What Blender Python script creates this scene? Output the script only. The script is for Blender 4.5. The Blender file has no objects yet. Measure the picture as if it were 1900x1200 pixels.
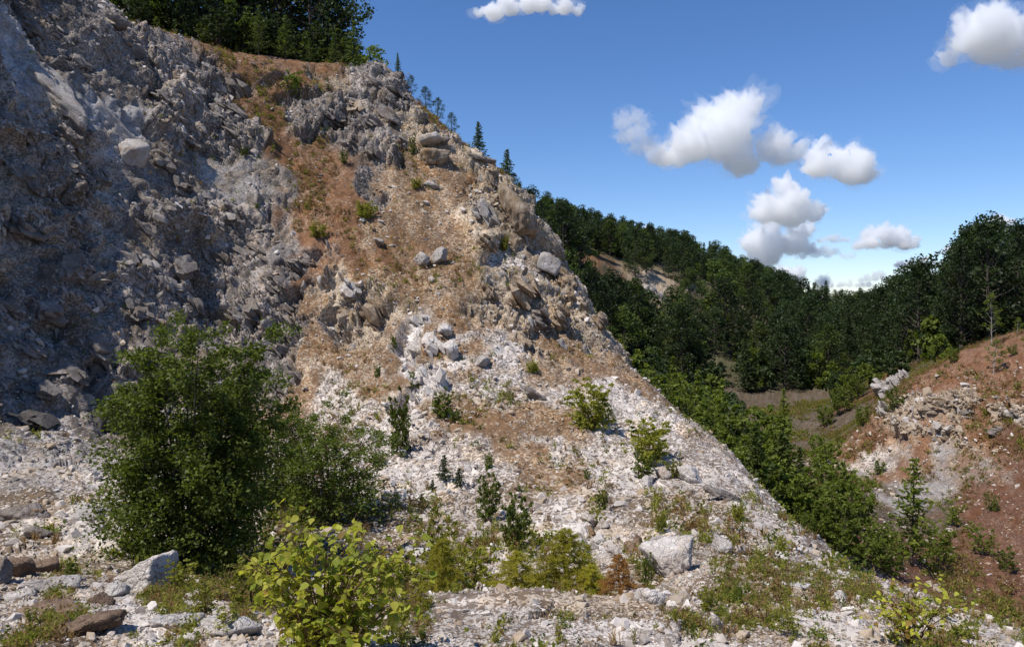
import bpy, math, random
import numpy as np
from mathutils import Vector, Matrix, Euler

# ------------------------------------------------------------------ camera, sky, sun, exposure
SC = bpy.context.scene
COL = SC.collection
F, CX, HY = 1372.0, 950.0, 560.0          # focal length in photo pixels, centre column, horizon row
cam_d = bpy.data.cameras.new('camera')
cam_d.lens = 36.0 * F / 1900.0
cam_d.sensor_width = 36.0
cam_d.shift_y = -(600.0 - HY) / 1900.0
cam_d.clip_start = 0.1
cam_d.clip_end = 6000.0
cam = bpy.data.objects.new('camera', cam_d)
COL.objects.link(cam)
cam.rotation_euler = (math.radians(90), 0, 0)
SC.camera = cam

SUN_AZ, SUN_EL = math.radians(-126), math.radians(59)     # azimuth from +Y, clockwise
world = bpy.data.worlds.new('World'); SC.world = world
world.use_nodes = True
wn, wl = world.node_tree.nodes, world.node_tree.links
wn.clear()
sky = wn.new('ShaderNodeTexSky'); sky.sky_type = 'NISHITA'; sky.sun_disc = False
sky.sun_elevation = SUN_EL; sky.sun_rotation = SUN_AZ
sky.altitude = 1000; sky.air_density = 1.0; sky.dust_density = 0.05; sky.ozone_density = 3.0
hsv = wn.new('ShaderNodeHueSaturation'); hsv.inputs['Saturation'].default_value = 1.16
bg = wn.new('ShaderNodeBackground'); bg.inputs['Strength'].default_value = 0.122
wo = wn.new('ShaderNodeOutputWorld')
wl.new(sky.outputs[0], hsv.inputs['Color']); wb = wn.new('ShaderNodeMix'); wb.data_type = 'RGBA'; wb.blend_type = 'MULTIPLY'; wb.inputs[0].default_value = 1.0
wb.inputs[7].default_value = (0.93, 0.955, 1.10, 1)          # the photograph's cool white balance
wl.new(hsv.outputs[0], wb.inputs[6]); wl.new(wb.outputs[2], bg.inputs['Color']); wl.new(bg.outputs[0], wo.inputs['Surface'])

sun_d = bpy.data.lights.new('sun', 'SUN'); sun_d.energy = 4.8; sun_d.angle = math.radians(0.53)
sun_d.color = (1.0, 0.955, 0.89)
sun = bpy.data.objects.new('sun', sun_d); COL.objects.link(sun)
sdir = Vector((math.cos(SUN_EL) * math.sin(SUN_AZ), math.cos(SUN_EL) * math.cos(SUN_AZ), math.sin(SUN_EL)))
sun.rotation_euler = sdir.to_track_quat('Z', 'Y').to_euler()
sun.location = sdir * 200

SC.view_settings.view_transform = 'Standard'; SC.view_settings.look = 'None'
SC.view_settings.exposure = 0.1; SC.view_settings.gamma = 1.0
SC.render.engine = 'CYCLES'
cy = SC.cycles
cy.max_bounces = 32; cy.diffuse_bounces = 2; cy.glossy_bounces = 2; cy.transmission_bounces = 4
cy.transparent_max_bounces = 8; cy.volume_bounces = 32
cy.use_denoising = True
cy.denoiser = 'OPENIMAGEDENOISE'; cy.denoising_input_passes = 'RGB_ALBEDO_NORMAL'; cy.denoising_prefilter = 'ACCURATE'
cy.sample_clamp_indirect = 6.0

# ------------------------------------------------------------------ helpers
rng = np.random.default_rng(11)
random.seed(7)

def px3(px, py, d):
    return ((px - CX) / F * d, d, -(py - HY) / F * d)

def tag(o, label=None, cat=None, group=None, kind=None):
    if label: o['label'] = label
    if cat: o['category'] = cat
    if group: o['group'] = group
    if kind: o['kind'] = kind
    return o

def link(name, mesh, parent=None, loc=None, rot=None, scale=None):
    o = bpy.data.objects.new(name, mesh); COL.objects.link(o)
    if parent is not None: o.parent = parent
    if loc is not None: o.location = loc
    if rot is not None: o.rotation_euler = rot
    if scale is not None: o.scale = scale if hasattr(scale, '__len__') else (scale,) * 3
    return o

def mesh_np(name, v, faces, mat=None, smooth=False):
    """v (n,3) float, faces (m,k) int with fixed k"""
    me = bpy.data.meshes.new(name)
    v = np.ascontiguousarray(v, np.float32); faces = np.ascontiguousarray(faces, np.int32)
    m, k = faces.shape
    me.vertices.add(len(v)); me.vertices.foreach_set('co', v.ravel())
    me.loops.add(m * k); me.loops.foreach_set('vertex_index', faces.ravel())
    me.polygons.add(m)
    me.polygons.foreach_set('loop_start', np.arange(0, m * k, k, dtype=np.int32))
    try: me.polygons.foreach_set('loop_total', np.full(m, k, np.int32))
    except Exception: pass
    if smooth: me.polygons.foreach_set('use_smooth', np.ones(m, bool))
    me.update(calc_edges=True)
    if mat: me.materials.append(mat)
    return me

U = np.uint32
def h3(ix, iy, iz, seed):
    h = (ix.astype(np.int64).astype(U) * U(374761393) + iy.astype(np.int64).astype(U) * U(668265263)
         + iz.astype(np.int64).astype(U) * U(2147483647 & 0x7feb352d) + U((seed * 1013904223 + 12345) & 0xffffffff))
    h ^= h >> U(15); h *= U(0x2c1b3c6d); h ^= h >> U(12); h *= U(0x297a2d39); h ^= h >> U(15)
    return h

_g = np.random.default_rng(3).normal(size=(256, 3)).astype(np.float32)
_g /= np.linalg.norm(_g, axis=1, keepdims=True)

def gnoise(p, seed=0):
    p = np.asarray(p, np.float32)
    i = np.floor(p).astype(np.int32); f = p - i
    u = f * f * f * (f * (f * 6 - 15) + 10)
    out = np.zeros(len(p), np.float32)
    for dx in (0, 1):
        for dy in (0, 1):
            for dz in (0, 1):
                g = _g[h3(i[:, 0] + dx, i[:, 1] + dy, i[:, 2] + dz, seed) & U(255)]
                w = (u[:, 0] if dx else 1 - u[:, 0]) * (u[:, 1] if dy else 1 - u[:, 1]) * (u[:, 2] if dz else 1 - u[:, 2])
                out += w * (g[:, 0] * (f[:, 0] - dx) + g[:, 1] * (f[:, 1] - dy) + g[:, 2] * (f[:, 2] - dz))
    return out * 1.6

def fbm(p, octs=4, seed=0, gain=0.5):
    p = np.asarray(p, np.float32); a = 1.0; s = 0
    for o in range(octs):
        s = s + a * gnoise(p * (2.03 ** o), seed + o * 17); a *= gain
    return s

def facet(p, seed=0, tilt=1.0):
    """angular blocks: per-cell offset plus a tilted plane; returns (height, distance to the crack)"""
    p = np.asarray(p, np.float32)
    i = np.floor(p - 0.5).astype(np.int32)
    n = len(p)
    d1 = np.full(n, 9.0, np.float32); d2 = np.full(n, 9.0, np.float32); hh = np.zeros(n, np.float32)
    for dx in (0, 1):
        for dy in (0, 1):
            for dz in (0, 1):
                c = h3(i[:, 0] + dx, i[:, 1] + dy, i[:, 2] + dz, seed)
                j = np.stack([(c & U(255)), (c >> U(8)) & U(255), (c >> U(16)) & U(255)], 1).astype(np.float32) / 255.0
                q = p - (i + np.array([dx, dy, dz])) - 0.5 - (j - 0.5) * 0.8
                d = np.sqrt((q * q).sum(1))
                t = _g[(c >> U(5)) & U(255)]
                h = (((c >> U(24)) & U(255)).astype(np.float32) / 255.0 - 0.5) + tilt * (q * t).sum(1)
                m = d < d1
                d2 = np.where(m, d1, np.minimum(d2, d)); d1 = np.where(m, d, d1); hh = np.where(m, h, hh)
    return hh, d2 - d1

def sstep(a, b, x):
    t = np.clip((x - a) / (b - a), 0, 1); return t * t * (3 - 2 * t)

# ------------------------------------------------------------------ terrain control points
# zones: soil colour, stone colour, stone share, rock relief, loose-stone density, weed density
Z = {
 'G': ((.152, .124, .103), (.345, .303, .270), .56, .90, .12, .00),
 'S': ((.24, .225, .215), (.36, .34, .33), .60, .35, .00, .00),
 'D': ((.145, .115, .090), (.275, .242, .212), .40, .28, .45, .02),
 'B': ((.178, .106, .058), (.36, .285, .205), .26, .13, .60, .10),
 'T': ((.235, .168, .102), (.44, .366, .28), .52, .62, .5, .05),
 'R': ((.155, .080, .042), (.26, .175, .115), .17, .10, .22, .45),
 'W': ((.225, .182, .150), (.59, .53, .475), .64, .17, 1.0, .10),
 'K': ((.42, .37, .325), (.66, .61, .57), .7, .90, .35, .05),
 'V': ((.130, .092, .058), (.48, .425, .375), .42, .12, .80, .46),
 'Q': ((.165, .125, .095), (.50, .45, .405), .52, .03, .40, .10),
 'L': ((.19, .168, .152), (.34, .31, .29), .6, .22, .45, .02),
 'X': ((.150, .072, .040), (.30, .20, .135), .22, .25, .35, .35),     # red earth of the right bank
 'N': ((.17, .145, .125), (.40, .365, .335), .62, .17, .9, .04),     # grey scree under the left wall
 'F': ((.075, .07, .038),  (.12, .11, .07), .10, .10, .00, .30),     # forest floor
 'Y': ((.085, .062, .040), (.17, .14, .115), .25, .06, .25, 1.0),
 'M': ((.115, .055, .032), (.20, .13, .095), .22, .15, .25, .60),
}
P = [  # px, py, depth, zone
 # left wall
 (0,780,16,'D'),(0,690,17.2,'D'),(0,600,17.9,'G'),(0,500,18.4,'D'),(0,400,19.2,'G'),(0,290,19.8,'D'),(0,200,20.6,'G'),(0,60,21.6,'S'),(-20,-150,23,'G'),
 (-150,700,14.5,'D'),(-150,400,16.5,'G'),(-150,100,18.5,'G'),(-150,-200,20,'G'),(-150,900,12,'W'),
 (60,130,21.6,'S'),(110,60,23.5,'G'),(120,-60,25,'G'),(150,190,22.6,'S'),(205,160,24.3,'D'),(210,225,23.6,'S'),(240,290,23.4,'S'),(250,340,22.8,'D'),
 (60,770,17,'D'),(100,690,17.8,'D'),(100,600,18.7,'G'),(100,520,19.2,'G'),(70,455,19.6,'D'),(100,400,20.3,'G'),(100,300,21,'G'),(40,240,20.4,'G'),
 (200,815,17.8,'D'),(190,720,18.8,'G'),(190,620,19.6,'D'),(180,520,20.6,'G'),(210,430,21.6,'D'),(200,360,22.1,'G'),
 # grey face
 (300,700,19.8,'G'),(270,600,20.8,'D'),(290,500,22.2,'G'),(330,410,23.3,'G'),(310,320,24.2,'D'),(300,240,25,'G'),(260,150,26,'G'),(320,135,26.8,'G'),(250,78,27,'G'),(200,48,26.2,'G'),(250,50,30,'R'),(350,97,28.2,'G'),(330,70,33,'R'),
 (400,760,20,'D'),(400,660,21.2,'D'),(390,590,22.6,'G'),(380,500,23.6,'D'),(420,420,24.6,'G'),(410,340,25.7,'L'),(400,260,27,'G'),(390,180,28.2,'G'),(420,128,29.2,'G'),(430,100,32,'R'),
 (480,690,21.3,'G'),(540,705,20.6,'G'),(500,600,22.4,'G'),(490,520,23.4,'G'),(460,370,25.6,'L'),(480,440,24.6,'G'),(500,420,25,'G'),(470,320,26.3,'D'),(470,250,27.5,'G'),(470,160,29.4,'G'),(540,540,23,'G'),(570,600,22.2,'G'),(570,480,24,'G'),(520,430,24.9,'L'),(580,400,25.8,'R'),(620,340,27.1,'R'),(700,480,24.2,'R'),(560,300,27.5,'R'),(660,430,25,'R'),
 (500,115,30.8,'R'),(560,115,32,'R'),(630,112,33.5,'R'),
 # brown chute
 (490,190,29.3,'R'),(530,240,28.6,'R'),(540,300,27.6,'R'),(560,360,26.6,'R'),(600,430,25.2,'R'),(640,380,26,'R'),(600,500,24,'R'),(600,580,22.6,'B'),(600,640,21.6,'B'),(570,170,30,'R'),(590,130,32,'R'),
 (560,740,20,'B'),(560,690,20.8,'B'),(600,800,17.2,'V'),(600,720,20,'B'),
 # upper spur
 (680,120,34,'G'),(720,130,34,'G'),(640,180,31,'T'),(610,230,29.6,'G'),(660,240,29.6,'G'),(700,190,31.4,'G'),(740,180,32.3,'G'),(700,260,29.4,'G'),(700,340,27.4,'G'),(640,300,28,'R'),
 (780,200,33,'R'),(765,240,30.6,'T'),(790,300,29,'B'),(760,340,27.8,'B'),(810,250,30.8,'T'),(840,250,32.3,'R'),(880,285,31.6,'R'),(800,280,29.2,'T'),
 (700,420,25.4,'B'),(680,460,24.8,'R'),(700,520,23.4,'B'),(650,530,23,'T'),(700,590,22,'T'),(640,590,22,'T'),(690,640,20.8,'B'),(750,470,24.6,'B'),(790,420,25.8,'B'),(840,360,27.6,'B'),(780,530,23.2,'B'),(830,460,25.2,'B'),
 (720,660,20.2,'B'),(790,620,20.8,'K'),(830,640,20.4,'B'),(800,670,19.6,'K'),(840,700,19,'B'),(760,690,19.4,'B'),(790,710,18.9,'K'),(850,580,21.8,'B'),(880,510,23.8,'B'),
 (870,310,29.4,'T'),(900,350,28.6,'T'),(915,292,31,'R'),(950,350,30,'R'),(970,383,28.6,'T'),(920,400,26.9,'T'),(960,440,26.6,'T'),(930,480,25.4,'W'),(900,450,25.6,'T'),(985,460,27,'B'),
 (930,540,24,'T'),(980,520,24.8,'T'),(1010,480,26.6,'B'),(1040,512,26,'T'),(1000,580,23.4,'T'),(1040,580,24,'T'),(930,600,22.4,'T'),(890,600,21.8,'B'),(960,640,21.5,'T'),(1030,640,22.3,'B'),(1095,600,24.5,'T'),(1070,560,25,'T'),
 (1100,660,22.4,'B'),(1180,690,22,'B'),(1140,690,21.8,'B'),(1060,690,20.7,'B'),(920,640,20.8,'W'),(1000,690,20,'B'),(1200,730,20.6,'B'),
 # white scree
 (960,700,19.6,'W'),(900,700,19.2,'W'),(1020,740,18.6,'W'),(1120,730,19.6,'W'),(1100,790,17.3,'W'),(1200,790,17.6,'W'),(1290,782,18.6,'Q'),(1250,830,16.6,'W'),(1340,830,16.8,'Q'),(930,760,17.7,'V'),(880,740,18.2,'W'),
 (870,790,16.8,'B'),(820,760,17.6,'B'),(960,800,16.6,'B'),(980,850,15.2,'B'),(1020,880,14.3,'B'),(1060,840,15.6,'W'),(1130,870,14.5,'W'),(1210,880,14,'W'),(1040,790,17.2,'B'),
 (1300,880,14.2,'W'),(1400,882,15.1,'Q'),(1360,900,13.6,'Q'),(1430,950,11.9,'Q'),(1520,1000,11,'Q'),(1470,1000,10.4,'Q'),
 (660,700,20,'W'),(700,740,18.8,'W'),(660,780,17.6,'W'),(740,800,16.9,'W'),(720,870,14.8,'W'),(800,850,15.2,'W'),(780,910,13.6,'W'),(860,870,14.6,'W'),(640,880,14.3,'W'),(860,930,12.8,'V'),(920,900,13.6,'V'),(920,970,11.5,'V'),(1000,940,12.2,'W'),
 (1000,1010,9.9,'V'),(1060,1000,10.1,'W'),(1080,940,12,'W'),(1150,940,11.8,'V'),(1160,1010,9.5,'W'),(1230,960,10.9,'V'),(1300,950,11.3,'V'),(1270,1010,9,'V'),(1350,1000,9.4,'V'),(1400,1040,8.4,'V'),
 # left scree
 (30,850,14.2,'N'),(110,850,14.4,'N'),(120,800,16.4,'N'),(200,880,13.6,'W'),(60,920,11.6,'V'),(150,950,10.8,'W'),(200,1000,9.3,'W'),(0,960,10.6,'V'),(80,1000,9,'V'),(100,880,13,'N'),
 (300,900,13,'V'),(400,880,13.6,'V'),(500,880,13.8,'V'),(560,850,15,'W'),(450,1000,10.4,'V'),(600,960,11.8,'V'),(700,960,11.8,'V'),(800,970,11.4,'V'),(330,1060,8.4,'V'),
 # foreground
 (40,1080,6.6,'V'),(120,1120,5.6,'V'),(220,1110,5.9,'W'),(300,1120,5.6,'W'),(20,1180,4.3,'V'),(150,1190,4.2,'V'),(380,1100,6.3,'V'),(350,1170,4.5,'W'),(450,1160,4.7,'W'),(560,1120,5.5,'V'),(600,1190,4.1,'W'),
 (700,1100,5.9,'V'),(780,1110,5.4,'Q'),(860,1092,5.5,'Q'),(950,1090,5.5,'Q'),(1080,1105,5.4,'Q'),(800,1180,4.2,'Q'),(950,1180,4.2,'Q'),(1100,1190,4.15,'Q'),(1150,1130,5,'V'),(1220,1110,5.6,'W'),
 (1300,1110,5.8,'V'),(1280,1070,6.8,'V'),(1250,1190,4.3,'W'),(1380,1170,4.7,'V'),(1400,1110,5.9,'V'),(1500,1090,6.6,'V'),(1500,1170,4.8,'W'),(1600,1140,5.5,'V'),(1600,1060,8,'Q'),(1700,1092,7.5,'Q'),(1700,1150,5.5,'W'),(1650,1195,4.4,'V'),(1800,1140,6,'Q'),(1780,1190,4.6,'Q'),(1900,1172,5,'Q'),(1450,1140,5.3,'W'),(1550,1120,6,'V'),
 # valley right
 (1550,950,36,'M'),(1500,870,48,'M'),(1600,1020,32,'M'),(1700,1060,34,'M'),(1850,1120,34,'M'),(1800,1050,39,'M'),(1640,900,57,'Y'),(1680,980,47,'Y'),(1610,870,62,'L'),(1560,880,56,'M'),(1640,940,51,'Y'),(1700,920,53,'L'),(1730,990,45,'Y'),(1780,1000,43,'M'),
 (1540,830,74,'Y'),(1490,800,86,'Y'),(1480,770,96,'Y'),(1440,745,110,'Y'),(1380,735,114,'Y'),(1520,745,108,'Y'),(1400,770,92,'Y'),(1560,800,80,'Y'),
 # right bank
 (1620,870,62.5,'W'),(1600,830,66,'X'),(1680,840,60,'X'),(1650,800,63,'X'),(1700,790,61.5,'T'),(1740,750,62,'T'),(1720,830,59,'T'),(1780,860,55.5,'X'),(1740,880,55.5,'L'),(1770,820,58,'X'),(1820,790,58,'X'),(1900,770,55.5,'T'),(1860,830,55,'M'),(1900,830,52.5,'M'),(1850,900,50,'M'),(1900,950,44,'M'),(1820,940,48,'M'),(1950,870,49,'M'),
 (1660,750,66,'T'),(1640,765,67,'X'),(1700,715,67,'X'),(1760,670,70,'X'),(1790,710,65,'X'),(1840,680,66,'X'),(1840,740,61,'X'),(1900,700,60,'X'),(1890,640,67,'X'),(1830,640,72,'X'),(1900,612,76,'X'),(1780,655,74,'X'),(1690,700,70,'X'),(1980,700,58,'X'),(1990,600,76,'X'),
 (1600,730,92,'M'),(1620,712,95,'X'),(1570,755,96,'F'),
 (1830,628,84,'F'),(1900,602,90,'F'),(1750,660,88,'F'),(1680,690,92,'F'),(1700,640,110,'F'),
 # far hillside
 (1215,590,142,'F'),(1265,600,143,'F'),(1170,560,140,'F'),(1300,590,150,'F'),(1290,500,172,'F'),(1090,540,132,'F'),(1150,650,124,'F'),(1200,705,120,'F'),(1200,600,137,'F'),(1215,540,150,'T'),(1260,548,152,'B'),(1240,525,156,'T'),(1120,490,143,'R'),(1330,560,165,'T'),(1200,495,165,'F'),(1200,470,180,'F'),
 (1000,465,135,'F'),(1000,440,155,'F'),(1100,600,128,'F'),(1350,700,123,'F'),(1350,620,150,'F'),(1350,545,185,'F'),(1350,515,205,'F'),(1500,700,130,'F'),(1500,620,175,'F'),(1490,585,215,'F'),(1520,560,240,'K'),(1540,585,232,'K'),(1470,545,236,'F'),(1560,610,225,'F'),(1600,610,200,'F'),(1640,670,150,'F'),(1600,715,115,'F'),
]
XYZ = [px3(a, b, c) for a, b, c, _ in P]
ZN = [z for *_, z in P]
EX = [  # hidden or out-of-frame ground, in metres
 (0,2,-1.62,'Q'),(-3,2,-1.6,'V'),(3,2,-1.7,'V'),(0,0,-1.6,'Q'),(0,-3,-1.5,'V'),(-4,-4,-1.3,'V'),(4,-4,-1.7,'V'),(6.5,2,-3.2,'Q'),(6,-3,-3,'V'),(-6,0,-1.2,'V'),
 (-.6,6.9,-3.0,'V'),(.6,6.9,-3.0,'V'),(1.3,6.6,-2.75,'V'),(-1.6,7,-3.0,'V'),(-1.2,9,-3.3,'V'),
 (9,8,-7.5,'M'),(12,12,-10,'V'),(10,16,-9.6,'V'),(10,20,-10.5,'V'),(9,25,-9.5,'V'),(8,30,-8.5,'V'),(6,36,-6.5,'V'),(3,40,-2,'M'),(-2,45,5,'M'),(15,5,-11,'V'),(11,3,-7.5,'V'),(20,15,-13,'V'),(28,25,-14,'V'),(30,10,-14,'V'),(14,28,-11,'V'),(13,36,-10.5,'V'),(12,45,-10.5,'V'),(10,60,-11,'V'),(18,60,-12,'V'),(20,80,-13.5,'F'),(0,60,-1,'F'),(0,85,-2,'F'),(10,100,-9,'F'),
 (6.6,15,-6.2,'Q'),(6.8,19,-5.6,'Q'),(6.4,23,-5.4,'B'),(6.4,11,-5.6,'Q'),(5.3,26,-4,'B'),(3.5,33,-1,'B'),(-5.5,38,9.5,'R'),(-9,40,11,'F'),(-6,50,8,'F'),(-8,34.5,10.4,'R'),(-11,36,11,'R'),
 (-14,36,11.5,'R'),(-17,30,11.2,'R'),(-20,34,12.3,'F'),(-25,30,13,'F'),(-22,27,12,'F'),(-20,28,11.6,'R'),(-30,40,14,'F'),(-40,60,15,'F'),(-12,50,12,'F'),(-15,80,14,'F'),(-40,20,15,'F'),(-24,20,12.5,'F'),(-60,20,16,'F'),(-60,-20,14,'F'),
 (-14,11,0.5,'G'),(-16.5,11,5,'G'),(-18,12,10,'G'),(-12,6,-1.2,'V'),(-16,5,3,'G'),(-19,4,9,'G'),(-16,-3,3,'V'),(-8,-8,-1,'V'),(-20,-10,8,'F'),(0,-15,-2,'V'),(15,-15,-6,'V'),(35,0,-10,'M'),(45,30,-5,'M'),(55,60,-1,'R'),(60,40,0,'F'),(70,80,1,'F'),(60,-20,0,'F'),(0,-60,2,'F'),
 (110,120,6,'F'),(-20,140,18,'F'),(-60,150,20,'F'),(0,190,20,'F'),(20,240,17,'F'),(60,260,8,'F'),(110,300,-2,'F'),(150,260,4,'F'),(60,320,10,'F'),(120,380,0,'F'),
 (-300,300,20,'F'),(300,300,10,'F'),(0,600,8,'F'),(-500,-300,10,'F'),(500,-300,5,'F'),(400,700,2,'F'),(1500,2500,0,'F'),(-1500,2500,0,'F'),(3000,0,0,'F'),(-3000,0,0,'F'),(0,-3000,0,'F'),(0,4000,0,'F'),
]
XYZ += [e[:3] for e in EX]; ZN += [e[3] for e in EX]
XYZ = np.array(XYZ, np.float64); ZN = np.array(ZN)

class Field:
    def __init__(s, pts, c=0.6, smooth=0.006):
        s.xy = pts[:, :2]; s.c = c; n = len(pts)
        A = np.zeros((n + 3, n + 3))
        A[:n, :n] = s.k(s.xy[:, None, :] - s.xy[None])
        rad = np.hypot(s.xy[:, 0], s.xy[:, 1])
        A[np.arange(n), np.arange(n)] -= smooth * np.minimum(rad, 300)
        A[:n, n] = 1; A[:n, n + 1:] = s.xy; A[n:, :n] = A[:n, n:].T
        b = np.zeros(n + 3); b[:n] = pts[:, 2]
        s.w = np.linalg.solve(A, b)
    def k(s, d):
        return np.sqrt((d * d).sum(-1) + s.c ** 2)
    def __call__(s, x, y):
        x = np.asarray(x, np.float64); sh = x.shape
        q = np.stack([x.ravel(), np.asarray(y, np.float64).ravel()], 1)
        out = np.empty(len(q)); n = len(s.xy)
        w = s.w[:n].astype(np.float32); px_ = s.xy.astype(np.float32)
        for a in range(0, len(q), 6000):
            qq = q[a:a + 6000].astype(np.float32)
            dx = qq[:, :1] - px_[None, :, 0]; dy = qq[:, 1:] - px_[None, :, 1]
            dx *= dx; dy *= dy; dx += dy; dx += s.c ** 2; np.sqrt(dx, out=dx)
            out[a:a + 6000] = dx @ w
        return (out + s.w[n] + q @ s.w[n + 1:]).reshape(sh)
H = Field(XYZ)
# ------------------------------------------------------------------ materials
def newmat(name):
    m = bpy.data.materials.new(name); m.use_nodes = True
    nt = m.node_tree; nt.nodes.clear()
    return m, nt, nt.nodes, nt.links

def node(nt, t, ins=None, **props):
    n = nt.nodes.new(t)
    for k, v in props.items(): setattr(n, k, v)
    for k, v in (ins or {}).items():
        s = n.inputs[k]
        if hasattr(v, 'is_linked') or hasattr(v, 'links'): nt.links.new(v, s)
        else: s.default_value = v
    return n

def mix(nt, fac, a, b, blend='MIX'):
    n = nt.nodes.new('ShaderNodeMix'); n.data_type = 'RGBA'; n.blend_type = blend
    for s, v in ((n.inputs[0], fac), (n.inputs[6], a), (n.inputs[7], b)):
        if hasattr(v, 'links'): nt.links.new(v, s)
        elif hasattr(v, '__len__'): s.default_value = (*v[:3], 1)
        else: s.default_value = v
    return n.outputs[2]

def mth(nt, op, a, b=None, c=None, clamp=False):
    n = nt.nodes.new('ShaderNodeMath'); n.operation = op; n.use_clamp = clamp
    for s, v in zip(n.inputs, (a, b, c)):
        if v is None: continue
        if hasattr(v, 'links'): nt.links.new(v, s)
        else: s.default_value = v
    return n.outputs[0]

def mrange(nt, v, a, b, c=0.0, d=1.0, smooth=True):
    n = nt.nodes.new('ShaderNodeMapRange'); n.clamp = True
    if smooth: n.interpolation_type = 'SMOOTHSTEP'
    nt.links.new(v, n.inputs[0])
    for i, x in enumerate((a, b, c, d)): n.inputs[i + 1].default_value = x
    return n.outputs[0]

def finish(nt, color, rough=0.9, bump=None, bstr=0.5, bdist=0.02, spec=0.2):
    bs = node(nt, 'ShaderNodeBsdfPrincipled', {'Roughness': rough, 'Specular IOR Level': spec})
    if hasattr(color, 'links'): nt.links.new(color, bs.inputs['Base Color'])
    else: bs.inputs['Base Color'].default_value = (*color, 1)
    if bump is not None:
        b = node(nt, 'ShaderNodeBump', {'Strength': bstr, 'Distance': bdist, 'Height': bump})
        nt.links.new(b.outputs[0], bs.inputs['Normal'])
    o = nt.nodes.new('ShaderNodeOutputMaterial'); nt.links.new(bs.outputs[0], o.inputs[0])

def terrain_material():
    m, nt, N, L = newmat('quarry_ground')
    soil = node(nt, 'ShaderNodeAttribute', attribute_name='soil').outputs['Color']
    stone = node(nt, 'ShaderNodeAttribute', attribute_name='stone').outputs['Color']
    share = node(nt, 'ShaderNodeAttribute', attribute_name='share').outputs['Fac']
    pos = node(nt, 'ShaderNodeNewGeometry').outputs['Position']
    v1 = node(nt, 'ShaderNodeTexVoronoi', {'Vector': pos, 'Scale': 21.0, 'Randomness': 1.0})
    v3 = node(nt, 'ShaderNodeTexVoronoi', {'Vector': pos, 'Scale': 62.0, 'Randomness': 1.0})
    grit = node(nt, 'ShaderNodeAttribute', attribute_name='grit').outputs['Fac']
    s1 = node(nt, 'ShaderNodeSeparateColor', {0: mix(nt, grit, v1.outputs['Color'], v3.outputs['Color'])}).outputs
    fine = node(nt, 'ShaderNodeTexNoise', {'Vector': pos, 'Scale': 45.0, 'Detail': 3.0, 'Roughness': 0.65}).outputs['Fac']
    k = mrange(nt, mth(nt, 'SUBTRACT', share, s1[0]), -0.06, 0.06)
    k = mth(nt, 'ADD', mth(nt, 'MULTIPLY', k, 0.85), mth(nt, 'MULTIPLY', mth(nt, 'SUBTRACT', fine, 0.45), 0.5), clamp=True)
    c = mix(nt, k, soil, stone)
    tone = mth(nt, 'MULTIPLY_ADD', s1[1], 0.34, 0.82)
    c = mix(nt, 1.0, c, node(nt, 'ShaderNodeCombineColor', {0: tone, 1: tone, 2: tone}).outputs[0], 'MULTIPLY')
    hgt = mth(nt, 'ADD', mth(nt, 'MULTIPLY', mth(nt, 'SUBTRACT', 0.6, v1.outputs['Distance']), mth(nt, 'MULTIPLY', k, 0.9)), mth(nt, 'MULTIPLY', fine, 0.5))
    finish(nt, c, 0.95, hgt, 0.55, 0.03, 0.1)
    return m
M_TERR = terrain_material()

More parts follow.
